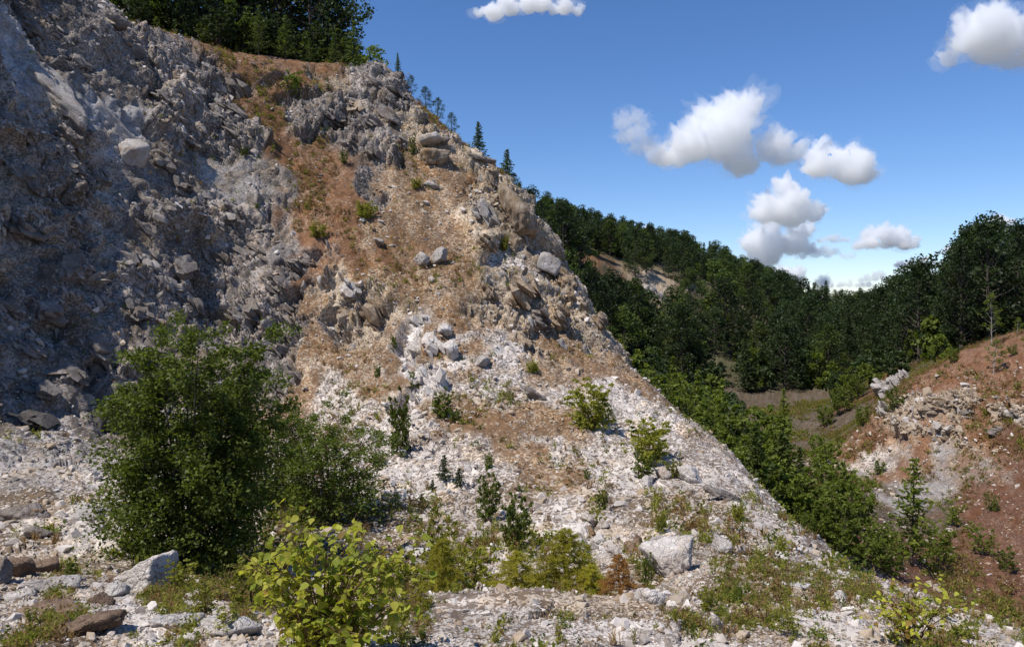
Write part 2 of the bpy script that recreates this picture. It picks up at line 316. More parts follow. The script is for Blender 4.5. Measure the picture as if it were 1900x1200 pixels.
def rock_material(name, a, b, stain=None, cracks=1.0):
    m, nt, N, L = newmat(name)
    co = node(nt, 'ShaderNodeTexCoord').outputs['Object']
    pos = node(nt, 'ShaderNodeNewGeometry').outputs['Position']
    rnd = node(nt, 'ShaderNodeObjectInfo').outputs['Random']
    n1 = node(nt, 'ShaderNodeTexNoise', {'Vector': pos, 'Scale': 3.2, 'Detail': 7.0, 'Roughness': 0.66}).outputs['Fac']
    n2 = node(nt, 'ShaderNodeTexNoise', {'Vector': pos, 'Scale': 26.0, 'Detail': 6.0, 'Roughness': 0.7}).outputs['Fac']
    w = node(nt, 'ShaderNodeTexNoise', {'Vector': pos, 'Scale': 1.6, 'Detail': 6.0}).outputs['Color']
    pw = node(nt, 'ShaderNodeVectorMath', {0: pos, 1: node(nt, 'ShaderNodeVectorMath', {0: w, 1: (.8, .8, .8)}, operation='MULTIPLY').outputs[0]}, operation='ADD').outputs[0]
    v = node(nt, 'ShaderNodeTexVoronoi', {'Vector': pw, 'Scale': 2.6}, feature='DISTANCE_TO_EDGE').outputs['Distance']
    v_b = node(nt, 'ShaderNodeTexVoronoi', {'Vector': pw, 'Scale': 8.0}, feature='DISTANCE_TO_EDGE').outputs['Distance']
    crk = mth(nt, 'MINIMUM', mrange(nt, v, 0.0, 0.035), mrange(nt, v_b, -0.03, 0.05))
    c = mix(nt, mrange(nt, n1, 0.32, 0.68), a, b)
    c = mix(nt, mrange(nt, n2, 0.55, 0.75, 0, 0.5), c, mix(nt, 1.0, c, (.62, .58, .55), 'MULTIPLY'))
    if stain:
        n3 = node(nt, 'ShaderNodeTexNoise', {'Vector': pos, 'Scale': 1.5, 'Detail': 5.0, 'Roughness': 0.7}).outputs['Fac']
        c = mix(nt, mrange(nt, n3, 0.48, 0.66, 0, 0.8), c, stain)
    c = mix(nt, mth(nt, 'MULTIPLY', mrange(nt, crk, 0.0, 1.0, 0.5, 0.0), mrange(nt, n1, 0.42, 0.6)), c, (.10, .075, .055))
    tone = mth(nt, 'MULTIPLY_ADD', rnd, 0.24, 0.86)
    c = mix(nt, 1.0, c, node(nt, 'ShaderNodeCombineColor', {0: tone, 1: tone, 2: tone}).outputs[0], 'MULTIPLY')
    h = mth(nt, 'ADD', mth(nt, 'MULTIPLY', n1, 1.2), mth(nt, 'MULTIPLY', n2, 0.5))
    h = mth(nt, 'ADD', h, mth(nt, 'MULTIPLY', crk, 0.18 * cracks))
    finish(nt, c, 0.9, h, 1.0, 0.06, 0.15)
    return m
M_WHITE = rock_material('white_limestone', (.48, .43, .38), (.68, .63, .585), (.46, .36, .28))
M_GREY = rock_material('grey_limestone', (.165, .138, .115), (.34, .30, .268), (.20, .155, .12))
M_TAN = rock_material('tan_limestone', (.25, .175, .108), (.46, .38, .295), (.31, .195, .10))
M_SHADOWROCK = rock_material('shadow_toned_bedded_limestone', (.055, .050, .047), (.15, .135, .125), None)  # dark beds, deepened so the ledge's shadow is put into the rock colour
M_BROWN = rock_material('brown_sandstone', (.19, .125, .085), (.31, .22, .155), (.16, .11, .08))
M_PALE = rock_material('pale_slab_limestone', (.32, .285, .255), (.52, .48, .445), (.32, .25, .19), 0.8)

# ------------------------------------------------------------------ terrain sheet
NR = 940
pxs = np.linspace(-130, 2030, 740)
az_in = np.arctan((pxs - CX) / F)
step = az_in[1] - az_in[0]
def fan(a0, a1, n):
    t = np.linspace(0, 1, n + 1)[1:]; return a0 + (a1 - a0) * t ** 1.8
az = np.concatenate([fan(az_in[0], -math.pi, 42)[::-1], az_in, fan(az_in[-1], math.pi, 42)])
NC = len(az)
rr = np.geomspace(0.4, 4500, 760)
X0 = rr[None] * np.sin(az)[:, None]; Y0 = rr[None] * np.cos(az)[:, None]
Zc = H(X0[::2], Y0[::2])
Z0 = np.empty_like(X0); Z0[::2] = Zc
odd = np.arange(1, NC, 2)
Z0[odd] = (Z0[odd - 1] + Z0[np.minimum(odd + 1, NC - 1 - (NC - 1) % 2)]) * .5
arc = np.sqrt(np.diff(rr)[None] ** 2 + np.diff(Z0, axis=1) ** 2) / rr[None, 1:]
el = Z0 / rr[None]
proj = np.abs(np.diff(el, axis=1))
cm = np.maximum.accumulate(el, axis=1)
hid = (el < cm - 0.03)[:, 1:]
dens = 0.30 * arc + proj
dens *= np.where(hid & (rr[None, 1:] > 19), 0.3, 1.0)
dens *= np.where(rr[1:] > 118, 0.22, 1.0)[None] * np.where(rr[1:] < 3.4, 0.25, 1.0)[None]
ker = np.ones(15) / 15
pad = np.pad(dens, ((7, 7), (0, 0)), mode='edge')
cs = np.cumsum(np.concatenate([np.zeros((1, dens.shape[1])), pad]), axis=0)
dens = (cs[15:] - cs[:-15]) / 15
cum = np.concatenate([np.zeros((NC, 1)), np.cumsum(dens, axis=1)], 1)
R_ = np.empty((NC, NR)); ZZ = np.empty((NC, NR))
t = np.linspace(0, 1, NR)
for i in range(NC):
    R_[i] = np.interp(t * cum[i, -1], cum[i], rr)
    ZZ[i] = np.interp(R_[i], rr, Z0[i])
base = np.stack([R_ * np.sin(az)[:, None], R_ * np.cos(az)[:, None], ZZ], -1)      # NC,NR,3
def grid_normals(g):
    du = np.gradient(g, axis=0); dv = np.gradient(g, axis=1)
    n = np.cross(du, dv); n /= np.linalg.norm(n, axis=-1, keepdims=True) + 1e-12
    n[n[..., 2] < 0] *= -1
    return n
N0 = grid_normals(base)

# zone attributes: sharp inverse-distance blend of the control points, borders warped by noise
ZA = np.array([[*Z[z][0], *Z[z][1], *Z[z][2:]] for z in ZN], np.float32)           # 10 columns
sub = base[::2, ::2].reshape(-1, 3).astype(np.float32)
rad = np.linalg.norm(sub, axis=1)
sc_ = np.clip(rad * 0.055, 0.25, 6)[:, None]
wv = np.stack([fbm(sub / sc_ * 0.55 + k * 31.7, 4, 40 + k, 0.62) for k in range(3)], 1)
q = sub + wv * sc_ * 0.85
SA = np.empty((len(sub), 10), np.float32)
S3 = XYZ.astype(np.float32); S3n = (S3 * S3).sum(1)
for a in range(0, len(q), 8000):
    qq = q[a:a + 8000]
    d2 = np.maximum((qq * qq).sum(1)[:, None] + S3n[None] - 2 * qq @ S3.T, 1e-4)
    w = 1.0 / (d2 / (d2.min(1, keepdims=True) + 1e-6) + 0.02); w *= w; w *= w
    SA[a:a + 8000] = (w @ ZA) / w.sum(1, keepdims=True)
nc2, nr2 = base[::2, ::2].shape[:2]
SA = SA.reshape(nc2, nr2, 10)
def up(a, n0, n1):
    i = np.minimum(np.arange(n0) / 2, a.shape[0] - 1.001); j = np.minimum(np.arange(n1) / 2, a.shape[1] - 1.001)
    i0, j0 = i.astype(int), j.astype(int); fi = (i - i0)[:, None, None]; fj = (j - j0)[None, :, None]
    A = a[i0] * (1 - fi) + a[i0 + 1] * fi
    return A[:, j0] * (1 - fj) + A[:, j0 + 1] * fj
ATT = up(SA, NC, NR).astype(np.float32)
relief = ATT[..., 7].reshape(-1)

p = base.reshape(-1, 3).astype(np.float32)
RD = np.hypot(p[:, 0], p[:, 1])
far_hid = np.zeros((NC, NR), bool)
el2 = ZZ / R_; far_hid = el2 < np.maximum.accumulate(el2, axis=1) - .10
near = (RD < 130) & ~far_hid.ravel() & (np.abs(np.repeat(az, NR)) < math.radians(47))
pn = p[near]; rl = relief[near]; rd = RD[near]
sf = np.where(rd < 37, 1.0, 2.1).astype(np.float32)[:, None]
# bedding dips down to the right
e1 = Vector((0.62, 0.25, -0.74)).normalized(); e3 = Vector((0.55, -0.55, 0.62)); e3 = (e3 - e1 * e3.dot(e1)).normalized(); e2 = e3.cross(e1)
RM = np.array([e1, e2, e3], np.float32)
qb = (pn @ RM.T) / sf
qb = qb + 0.25 * np.stack([gnoise(qb * 0.9 + 7 * k, 60 + k) for k in range(3)], 1)
an = np.array([0.62, 1.0, 1.5], np.float32)
f1, g1 = facet(qb * an / 1.9, 1, 1.3)
f2, g2 = facet(qb * an / 0.70, 2, 1.4)
f3, g3 = facet(qb * an / 0.27, 3, 1.4)
f4, g4 = facet(qb * np.array([.8, 1, 1.2], np.float32) / 0.11, 4, 1.3)
nz = fbm(pn / (2.2 * sf), 5, 80, 0.55)
rugged = sstep(-0.5, 0.35, fbm(pn / (2.6 * sf) + 13, 3, 95))                        # smooth chutes between rough crags
kk = rl * (0.25 + 0.75 * rugged)
vd = pn / np.linalg.norm(pn, axis=1, keepdims=True)
inc = sstep(.06, .24, np.abs((N0.reshape(-1, 3)[near].astype(np.float32) * vd).sum(1)))      # fine relief only where the sheet is fine enough to carry it
s1 = sf[:, 0]
disp = kk * s1 * (.25 + .75 * inc) * (0.55 * f1 + 0.40 * f2 * (.4 + .6 * inc) + 0.20 * f3 * (rd < 75) * inc + 0.05 * f4 * (rd < 36) * inc
                  - 0.26 * (1 - sstep(0, 0.10, g1)) - 0.14 * (1 - sstep(0, 0.12, g2)))
disp += nz * (0.03 + 0.30 * rl) * s1 * np.clip(rd / 9, 0.2, 1)
butt = gnoise((pn @ RM.T) / (4.5 * sf) * np.array([.35, 1.0, 1.0], np.float32) + 5, 140)
disp += sstep(.3, .8, rl) * butt * 1.05 * s1
stn = ATT[..., 6].reshape(-1)[near]
fs, gs = facet(pn / 0.15, 9, 0.9)
fs2, gs2 = facet(pn / 0.055, 10, 0.9)
disp += np.where(rd < 30, inc * np.clip(rl * 4, .15, 1) * stn * 0.04 * fs * np.clip(rd / 10, 0.35, 1), 0)
disp += np.where(rd < 11, stn * 0.016 * fs2, 0)
disp += fbm(pn / 0.5, 4, 120, 0.6) * 0.035 * np.clip(rd / 8, 0.5, 2)
# the far right foreground edge and the ledge stay fairly even
n0 = N0.reshape(-1, 3).astype(np.float32)
dirn = n0.copy()
flat = np.clip(1 - relief * 1.5, 0, 1)[:, None]
dirn = dirn * (1 - flat) + np.array([0, 0, 1], np.float32) * flat * 0.5 + n0 * flat * 0.5
P3 = p.copy()
P3[near] += dirn[near] * disp[:, None]
P3[~near] += np.array([0, 0, 1], np.float32) * (fbm(p[~near] / 14, 3, 130)[:, None] * 1.2)
GV = P3.reshape(NC, NR, 3)
GN_ = grid_normals(GV).reshape(-1, 3)
ii, jj = np.meshgrid(np.arange(NC - 1), np.arange(NR - 1), indexing='ij')
v00 = (ii * NR + jj).ravel()
faces = np.stack([v00, v00 + NR, v00 + NR + 1, v00 + 1], 1)
me = mesh_np('terrain', P3, faces, M_TERR)
def fattr(me, name, arr):
    a = me.attributes.new(name, 'FLOAT', 'POINT'); a.data.foreach_set('value', np.ascontiguousarray(arr, np.float32).ravel())
def cattr(me, name, arr):
    a = me.attributes.new(name, 'FLOAT_COLOR', 'POINT')
    a.data.foreach_set('color', np.concatenate([arr, np.ones((len(arr), 1))], 1).astype(np.float32).ravel())
AT = ATT.reshape(-1, 10)
# colour variation of the ground itself: bands, ochre stains, stony patches
Ln = (RD < 260) & ~far_hid.ravel() & (np.abs(np.repeat(az, NR)) < math.radians(47))
tone = np.ones(len(p), np.float32); stain = np.zeros(len(p), np.float32); patch = np.zeros(len(p), np.float32)
q3 = p[Ln] @ RM.T
tone[Ln] = np.clip(1 + 0.30 * fbm(p[Ln] * 4.5, 2, 210, 0.6) + 0.16 * gnoise(q3 * np.array([.5, 1.2, 2.6], np.float32), 215), 0.55, 1.4)
stain[Ln] = 0.5 * sstep(0.12, 0.6, fbm(p[Ln] * 1.1, 3, 220, 0.65))
patch[Ln] = fbm(p[Ln] * 0.8 + 3, 3, 230, 0.6)
# runnels and dust streaks down the fall line
ac = np.array([.87, .5, 0.], np.float32); al = np.array([.38, -.66, -.57], np.float32)
sq = np.stack([p[Ln] @ ac * 1.25 + .35 * gnoise(p[Ln] * .5, 260), p[Ln] @ al * .13, np.zeros(Ln.sum(), np.float32)], 1)
streak = fbm(sq, 3, 250, .65)
slope_k = 1 - sstep(.75, .93, n0[Ln][:, 2])
tone[Ln] *= 1 + .34 * np.clip(streak, -.8, .8) * slope_k
patch[Ln] += .55 * streak * slope_k
AT = AT.copy()
tint = 1 - stain[:, None] * np.array([0.0, .16, .40], np.float32)
AT[:, :3] *= tone[:, None] * tint; AT[:, 3:6] *= tone[:, None] * tint
AT[:, 6] = np.clip(AT[:, 6] + 0.35 * patch, 0, 1)
cattr(me, 'soil', AT[:, :3]); cattr(me, 'stone', AT[:, 3:6]); fattr(me, 'share', AT[:, 6]); fattr(me, 'relief', AT[:, 7])
fattr(me, 'grit', (1 - sstep(7, 13, RD)) * (0.35 + 0.65 * sstep(-.3, .3, patch)))
terrain = link('terrain', me)
tag(terrain, 'old limestone quarry ground with grey face, brown spur and white scree', 'terrain', kind='structure')
bpy.context.view_layer.update()

N0f = N0
PYG = np.where(GV[..., 1] > .3, HY - F * GV[..., 2] / np.maximum(GV[..., 1], .3), 9e9)
def cell(i, t_):
    j = int(t_); f_ = t_ - j; j = min(j, NR - 2)
    return Vector(GV[i, j] * (1 - f_) + GV[i, j + 1] * f_), Vector(N0f[i, j])
def ray(px, py):
    """ground point seen at a photo pixel"""
    a = math.atan((px - CX) / F); i = int(np.argmin(np.abs(az - a)))
    col = PYG[i]; ok = np.nonzero((col <= py) & (R_[i] > 2.2))[0]
    if len(ok) == 0: return None, None
    j = max(1, ok[0]); c0, c1 = col[j - 1], col[j]
    f_ = 0.5 if abs(c1 - c0) < 1e-6 else min(1, max(0, (c0 - py) / (c0 - c1)))
    return cell(i, j - 1 + f_)
def drop(x, y, top=60):
    a = math.atan2(x, y); i = int(np.argmin(np.abs(az - a))); r_ = math.hypot(x, y)
    t_ = float(np.interp(r_, R_[i], np.arange(NR)))
    c, n = cell(i, t_)
    return Vector((x, y, c.z)), n
# ------------------------------------------------------------------ rock shapes
def ico(sub):
    import bmesh
    bm = bmesh.new(); bmesh.ops.create_icosphere(bm, subdivisions=sub, radius=1.0)
    v = np.array([x.co for x in bm.verts], np.float32); f = np.array([[y.index for y in x.verts] for x in bm.faces], np.int32)
    bm.free(); return v / np.linalg.norm(v, axis=1, keepdims=True), f
ICO = {k: ico(k) for k in (2, 4, 5)}

def rock_mesh(name, dims, seed, mat, shape='boulder', sub=4, rough=1.0):
    """a solid bounded by random planes, its faces broken by smaller blocks"""
    r = np.random.default_rng(seed)
    d, f = ICO[sub]
    if shape == 'block':
        pl = [(1, 0, 0), (-1, 0, 0), (0, 1, 0), (0, -1, 0), (0, 0, 1), (0, 0, -1)]
        pl = np.array(pl, float) + r.normal(0, .16, (6, 3)); ds = r.uniform(.74, .86, 6)
        ex = r.normal(size=(5, 3)); pl = np.vstack([pl, ex]); ds = np.concatenate([ds, r.uniform(.9, 1.08, 5)])
    elif shape == 'slab':
        pl = np.array([(0, 0, 1), (0, 0, -1)], float) + r.normal(0, .07, (2, 3)); ds = np.array([.6, .6])
        a = np.sort(r.uniform(0, 6.28, 7)) ; ex = np.stack([np.cos(a), np.sin(a), r.normal(0, .25, 7)], 1)
        pl = np.vstack([pl, ex]); ds = np.concatenate([ds, r.uniform(.75, 1.0, 7)])
    else:
        pl = r.normal(size=(8, 3)); ds = r.uniform(.5, .95, 8)
    pl /= np.linalg.norm(pl, axis=1, keepdims=True)
    den = d @ pl.T.astype(np.float32)
    rad = np.where(den > 0.05, ds[None] / np.maximum(den, .05), 9).min(1)
    rad = np.minimum(rad, 1.5)
    v = d * rad[:, None]
    dims = np.asarray(dims, np.float32) * 0.5
    v = v * dims
    m = float(np.mean(dims))
    o = r.uniform(0, 99, 3).astype(np.float32)
    fa, _ = facet(v / (m * .62) + o, seed % 97, 1.2)
    fb, gb = facet(v / (m * .26) * np.array([1, 1, 1.7], np.float32) + o, seed % 89, 1.3)
    fc, _ = facet(v / (m * .11) + o, seed % 83, 1.3)
    n = v / dims; n = n / dims; n /= np.linalg.norm(n, axis=1, keepdims=True)
    v = v + n * (m * rough * (.10 * fa + .085 * fb - .07 * (1 - sstep(0, .14, gb)) + .03 * fc + .02 * fbm(v / (m * .5) + o, 3, 5)))[:, None]
    return mesh_np(name, v, f, mat)

def crag_mesh(name, dims, seed, mat, flat=.55, n=26):
    """jagged crag: many angular blocks wedged together along the bedding, one mesh"""
    import bmesh
    r = np.random.default_rng(seed)
    dims = np.asarray(dims, float) * .5; m = float(np.mean(dims))
    B = np.array([[.78, -.30, -.55], [.30, .95, -.10], [.55, -.08, .83]])       # local bedding frame (rows)
    bm = bmesh.new()
    for k in range(n):
        c = r.normal(size=3); c /= np.linalg.norm(c); c = c * dims * r.uniform(.15, .82)
        s_ = m * r.uniform(.28, .72) * (1.25 if k < 6 else 1)
        pts = r.normal(size=(11, 3)); pts /= np.linalg.norm(pts, axis=1, keepdims=True)
        pts *= np.array([1.25, .95, flat]) * s_ * r.uniform(.8, 1, (11, 1))
        J = np.array(Euler(tuple(r.normal(0, .22, 3))).to_matrix())
        pts = pts @ J.T @ B + c
        vs = [bm.verts.new(q) for q in pts]
        g = bmesh.ops.convex_hull(bm, input=vs)
        dead = [x for x in g['geom_interior'] if isinstance(x, bmesh.types.BMVert)] + [x for x in g['geom_unused'] if isinstance(x, bmesh.types.BMVert)]
        bmesh.ops.delete(bm, geom=list({x for x in dead if x.is_valid}), context='VERTS')
    me = bpy.data.meshes.new(name); bm.to_mesh(me); bm.free(); me.materials.append(mat)
    return me

# ------------------------------------------------------------------ plants
def leaf_material(name, a, b, trans=0.45, tcol=None, rough=0.55, vary=0.4):
    m, nt, N, L = newmat(name)
    g = node(nt, 'ShaderNodeNewGeometry').outputs['Random Per Island']
    rnd = node(nt, 'ShaderNodeObjectInfo').outputs['Random']
    c = mix(nt, g, a, b)
    tone = mth(nt, 'MULTIPLY_ADD', rnd, vary, 1.0 - vary * .5)
    c = mix(nt, 1.0, c, node(nt, 'ShaderNodeCombineColor', {0: tone, 1: tone, 2: mth(nt, 'MULTIPLY', tone, 0.9)}).outputs[0], 'MULTIPLY')
    di = node(nt, 'ShaderNodeBsdfPrincipled', {'Base Color': c, 'Roughness': rough, 'Specular IOR Level': 0.25})
    tc = mix(nt, 1.0, c, tcol or (1.25, 1.35, .55), 'MULTIPLY')
    tr = node(nt, 'ShaderNodeBsdfTranslucent', {'Color': tc})
    mx = node(nt, 'ShaderNodeMixShader', {0: trans})
    L.new(di.outputs[0], mx.inputs[1]); L.new(tr.outputs[0], mx.inputs[2])
    o = N.new('ShaderNodeOutputMaterial'); L.new(mx.outputs[0], o.inputs[0])
    return m
M_DARK = leaf_material('dark_leaves', (.022, .038, .016), (.056, .080, .027), .36, vary=0.9)
M_MID = leaf_material('mid_green_leaves', (.11, .155, .026), (.20, .23, .044), .46)
M_BUSH = leaf_material('willow_leaves', (.065, .092, .018), (.155, .185, .036), .42)
M_LARCH = leaf_material('larch_needles', (.12, .165, .030), (.23, .26, .045), .48)
M_MID2 = leaf_material('wood_light_leaves', (.055, .082, .022), (.105, .135, .034), .42, vary=0.9)
M_DLARCH = leaf_material('dark_larch_needles', (.055, .085, .022), (.11, .14, .032), .42)
M_SPRUCE = leaf_material('spruce_needles', (.030, .050, .020), (.062, .085, .030), .32)
M_YELLOW = leaf_material('yellow_green_larch', (.28, .28, .032), (.46, .39, .05), .5)
M_BIRCH = leaf_material('birch_leaves', (.25, .32, .036), (.56, .52, .085), .5, (1.15, 1.2, .45))
M_RUST = leaf_material('rust_needles', (.25, .105, .032), (.40, .23, .055), .42, (1.2, 1.0, .6))
M_WEED = leaf_material('weeds', (.15, .17, .028), (.30, .28, .048), .45)
M_DRY = leaf_material('dry_weeds', (.17, .095, .045), (.30, .20, .085), .35, (1.1, 1.0, .8))

def bark_material(name, a, b, scale=(8, 8, 2)):
    m, nt, N, L = newmat(name)
    co = node(nt, 'ShaderNodeTexCoord').outputs['Object']
    mp = node(nt, 'ShaderNodeMapping', {'Vector': co, 'Scale': scale}).outputs[0]
    n = node(nt, 'ShaderNodeTexNoise', {'Vector': mp, 'Scale': 3.0, 'Detail': 4.0}).outputs['Fac']
    finish(nt, mix(nt, mrange(nt, n, .4, .62), a, b), .9, n, .4, .01)
    return m
M_BARK = bark_material('bark', (.055, .043, .032), (.12, .10, .08))
M_BIRCHBARK = bark_material('birch_bark', (.50, .47, .43), (.16, .14, .12), (2, 2, 14))
M_TWIG = bark_material('red_brown_twig', (.10, .05, .03), (.18, .11, .06))

class Tubes:
    def __init__(s, sides=5): s.v = []; s.f = []; s.n = 0; s.k = sides
    def add(s, pts, rads):
        k = s.k; pts = [Vector(q) for q in pts]
        for i, (c, r) in enumerate(zip(pts, rads)):
            t = (pts[min(i + 1, len(pts) - 1)] - pts[max(i - 1, 0)])
            if t.length < 1e-6: t = Vector((0, 0, 1))
            t.normalize(); a = t.orthogonal().normalized(); b = t.cross(a)
            for j in range(k):
                an = 2 * math.pi * j / k
                s.v.append(c + (a * math.cos(an) + b * math.sin(an)) * r)
        for i in range(len(pts) - 1):
            for j in range(k):
                a0 = s.n + i * k + j; a1 = s.n + i * k + (j + 1) % k
                s.f.append((a0, a1, a1 + k, a0 + k))
        s.n += len(pts) * k
    def mesh(s, name, mat):
        return mesh_np(name, np.array([tuple(q) for q in s.v], np.float32), np.array(s.f, np.int32), mat, True)

def leaf_quads(c, size, r, ratio=.55, updir=None, spread=1.0):
    """one bent diamond per centre"""
    n = len(c); size = np.broadcast_to(size, (n,))[:, None]
    d = r.normal(size=(n, 3)) * spread
    if updir is not None: d = d + updir
    d /= np.linalg.norm(d, axis=1, keepdims=True)
    w = np.cross(d, r.normal(size=(n, 3))); w /= np.linalg.norm(w, axis=1, keepdims=True)
    u = np.cross(d, w)
    a = c - d * size * .5; b = c + d * size * .5
    l = c + w * size * ratio * .5 + u * size * .12 - d * size * .05; rr_ = c - w * size * ratio * .5 + u * size * .12 - d * size * .05
    v = np.stack([a, l, b, rr_], 1).reshape(-1, 3)
    f = np.arange(n * 4).reshape(n, 4)
    return v, f

def joinvf(parts):
    vs, fs, o = [], [], 0
    for v, f in parts: vs.append(v); fs.append(f + o); o += len(v)
    return np.vstack(vs), np.vstack(fs)

def broadleaf(name, h, w, seed, mat, bark, nclu=34, per=55, leaf=.30, low=.18, conic=0.0, trunk_r=None):
    """returns (trunk mesh, crown mesh): uneven crown of leaf clumps over a limbed trunk"""
    r = np.random.default_rng(seed)
    tr = trunk_r or h * .016
    T = Tubes(6)
    lean = r.normal(0, .03, 2) * h
    def axis(t): return np.array([lean[0] * t * t, lean[1] * t * t, h * t])
    T.add([axis(t) for t in np.linspace(0, .88, 7)], [tr * (1.25 if t == 0 else 1) * (1 - t * .95) + .004 for t in np.linspace(0, .88, 7)])
    T.v[:6] = [q - Vector((0, 0, .08 * h)) for q in T.v[:6]]
    cs = []
    for i in range(nclu):
        t = low + (1 - low) * ((i + r.uniform(0, 1)) / nclu) ** .9
        s = (t - low) / (1 - low)
        env = math.sin(math.pi * min(1, .12 + .86 * s) ** .8) * (1 - conic) + (1 - s) * conic
        rad = w * .5 * env * r.uniform(.45, 1.08)
        a = i * 2.4 + r.normal(0, .5)
        c = axis(t * .97) + np.array([math.cos(a) * rad, math.sin(a) * rad, r.normal(0, .02) * h])
        cs.append((c, r.uniform(.6, 1.25)))
        b0 = axis(max(.08, t * .85 - .10))
        T.add([b0, (b0 + c) / 2 + np.array([0, 0, -.02 * h]), c], [tr * .38 * (1 - s * .6), tr * .22 * (1 - s * .6), .003 * h * .3])
    pts = []
    for c, k in cs:
        n = int(per * k * r.uniform(.7, 1.2))
        g = r.normal(size=(n, 3)); g /= np.linalg.norm(g, axis=1, keepdims=True)
        rad = (w * .135 * k) * r.uniform(.35, 1.1, (n, 1)) ** .6
        pts.append(c + g * rad * np.array([1, 1, .72]))
    pts = np.vstack(pts)
    v, f = leaf_quads(pts, leaf * r.uniform(.6, 1.3, len(pts)), r, .75)
    return T.mesh(name + '_trunk', bark), mesh_np(name + '_crown', v, f, mat)

def conifer(name, h, w, seed, mat, bark, whorls=24, nb=6, spray=.16, per=11, droop=.12, low=.06, thin=1.0):
    r = np.random.default_rng(seed)
    T = Tubes(5); tr = h * .013
    lean = r.normal(0, .02, 2) * h
    def axis(t): return np.array([lean[0] * t, lean[1] * t, h * t])
    T.add([axis(t) - np.array([0, 0, .06 * h * (t == 0)]) for t in np.linspace(0, 1, 6)], [tr * (1 - t) + .003 for t in np.linspace(0, 1, 6)])
    C, S, D = [], [], []
    for i in range(whorls):
        t = low + (1 - low) * (i + .5) / whorls
        L = w * .5 * ((1 - t) ** .85 + .03) * r.uniform(.8, 1.1)
        for j in range(nb):
            a = j * 2 * math.pi / nb + i * 1.3 + r.normal(0, .25)
            l = L * r.uniform(.6, 1.15)
            out = np.array([math.cos(a), math.sin(a), 0.0])
            up0 = r.uniform(-.05, .35)
            b0 = axis(t); m = b0 + out * l * .5 + np.array([0, 0, l * .5 * up0]); e = b0 + out * l + np.array([0, 0, l * up0 - droop * l])
            T.add([b0, m, e], [tr * .28 * (1 - t * .7), tr * .18 * (1 - t * .7), .002])
            n = max(3, int(per * (l / (w * .5)) * thin + 2))
            u = r.uniform(.12, 1.05, n)[:, None]
            q = (1 - u) ** 2 * b0 + 2 * u * (1 - u) * m + u * u * e
            C.append(q + r.normal(0, .035 * w * .5, (n, 3)) * np.array([1, 1, .6]))
            D.append(np.tile(out * 1.0 + np.array([0, 0, .05]), (n, 1)))
    C = np.vstack(C); D = np.vstack(D)
    v, f = leaf_quads(C, spray * r.uniform(.6, 1.35, len(C)), r, .42, D * 1.4, .8)
    return T.mesh(name + '_trunk', bark), mesh_np(name + '_crown', v, f, mat)

def shrub(name, h, w, seed, mat, bark, stems=7, side=9, twigs=5, per=7, leaf=.045, ratio=.5, low=.12, upright=.5):
    """many-stemmed bush; leaves sit along the twigs"""
    r = np.random.default_rng(seed)
    T = Tubes(4); C = []; D = []
    for i in range(stems):
        a = 2 * math.pi * i / stems + r.normal(0, .4)
        L = h * r.uniform(.62, 1.04)
        sp = w * .5 * r.uniform(.15, .8)
        out = np.array([math.cos(a), math.sin(a), 0])
        P0 = out * .03 * w; P1 = out * sp * .35 + np.array([0, 0, L * .5]); P2 = out * sp + np.array([0, 0, L])
        P0 = P0 - np.array([0, 0, .05 * h])
        B = lambda t: (1 - t) ** 2 * P0 + 2 * t * (1 - t) * P1 + t * t * P2
        r0 = h * .0062
        T.add([B(t) for t in np.linspace(0, 1, 6)], [r0 * (1 - .85 * t) for t in np.linspace(0, 1, 6)])
        for j in range(side):
            t = low + (1 - low) * (j + r.uniform(0, 1)) / side
            b0 = B(t); aa = a + r.normal(0, 1.2)
            l = h * .30 * r.uniform(.5, 1.1) * (1.15 - t * .75)
            dv = np.array([math.cos(aa), math.sin(aa), upright * r.uniform(.4, 1.6)]); dv /= np.linalg.norm(dv)
            e = b0 + dv * l
            T.add([b0, b0 + dv * l * .5 + np.array([0, 0, -.03 * l]), e], [r0 * .35, r0 * .22, r0 * .08])
            for k in range(twigs):
                u = r.uniform(.25, 1.0); q0 = b0 + dv * l * u
                d2 = dv + r.normal(0, .7, 3); d2 /= np.linalg.norm(d2); l2 = l * r.uniform(.25, .5)
                m = per
                uu = r.uniform(.1, 1.1, m)[:, None]
                C.append(q0 + d2 * l2 * uu + r.normal(0, .012 * h, (m, 3))); D.append(np.tile(d2, (m, 1)))
    C = np.vstack(C); D = np.vstack(D)
    v, f = leaf_quads(C, leaf * r.uniform(.6, 1.3, len(C)), r, ratio, D * .5)
    return T.mesh(name + '_stems', bark), mesh_np(name + '_foliage', v, f, mat)

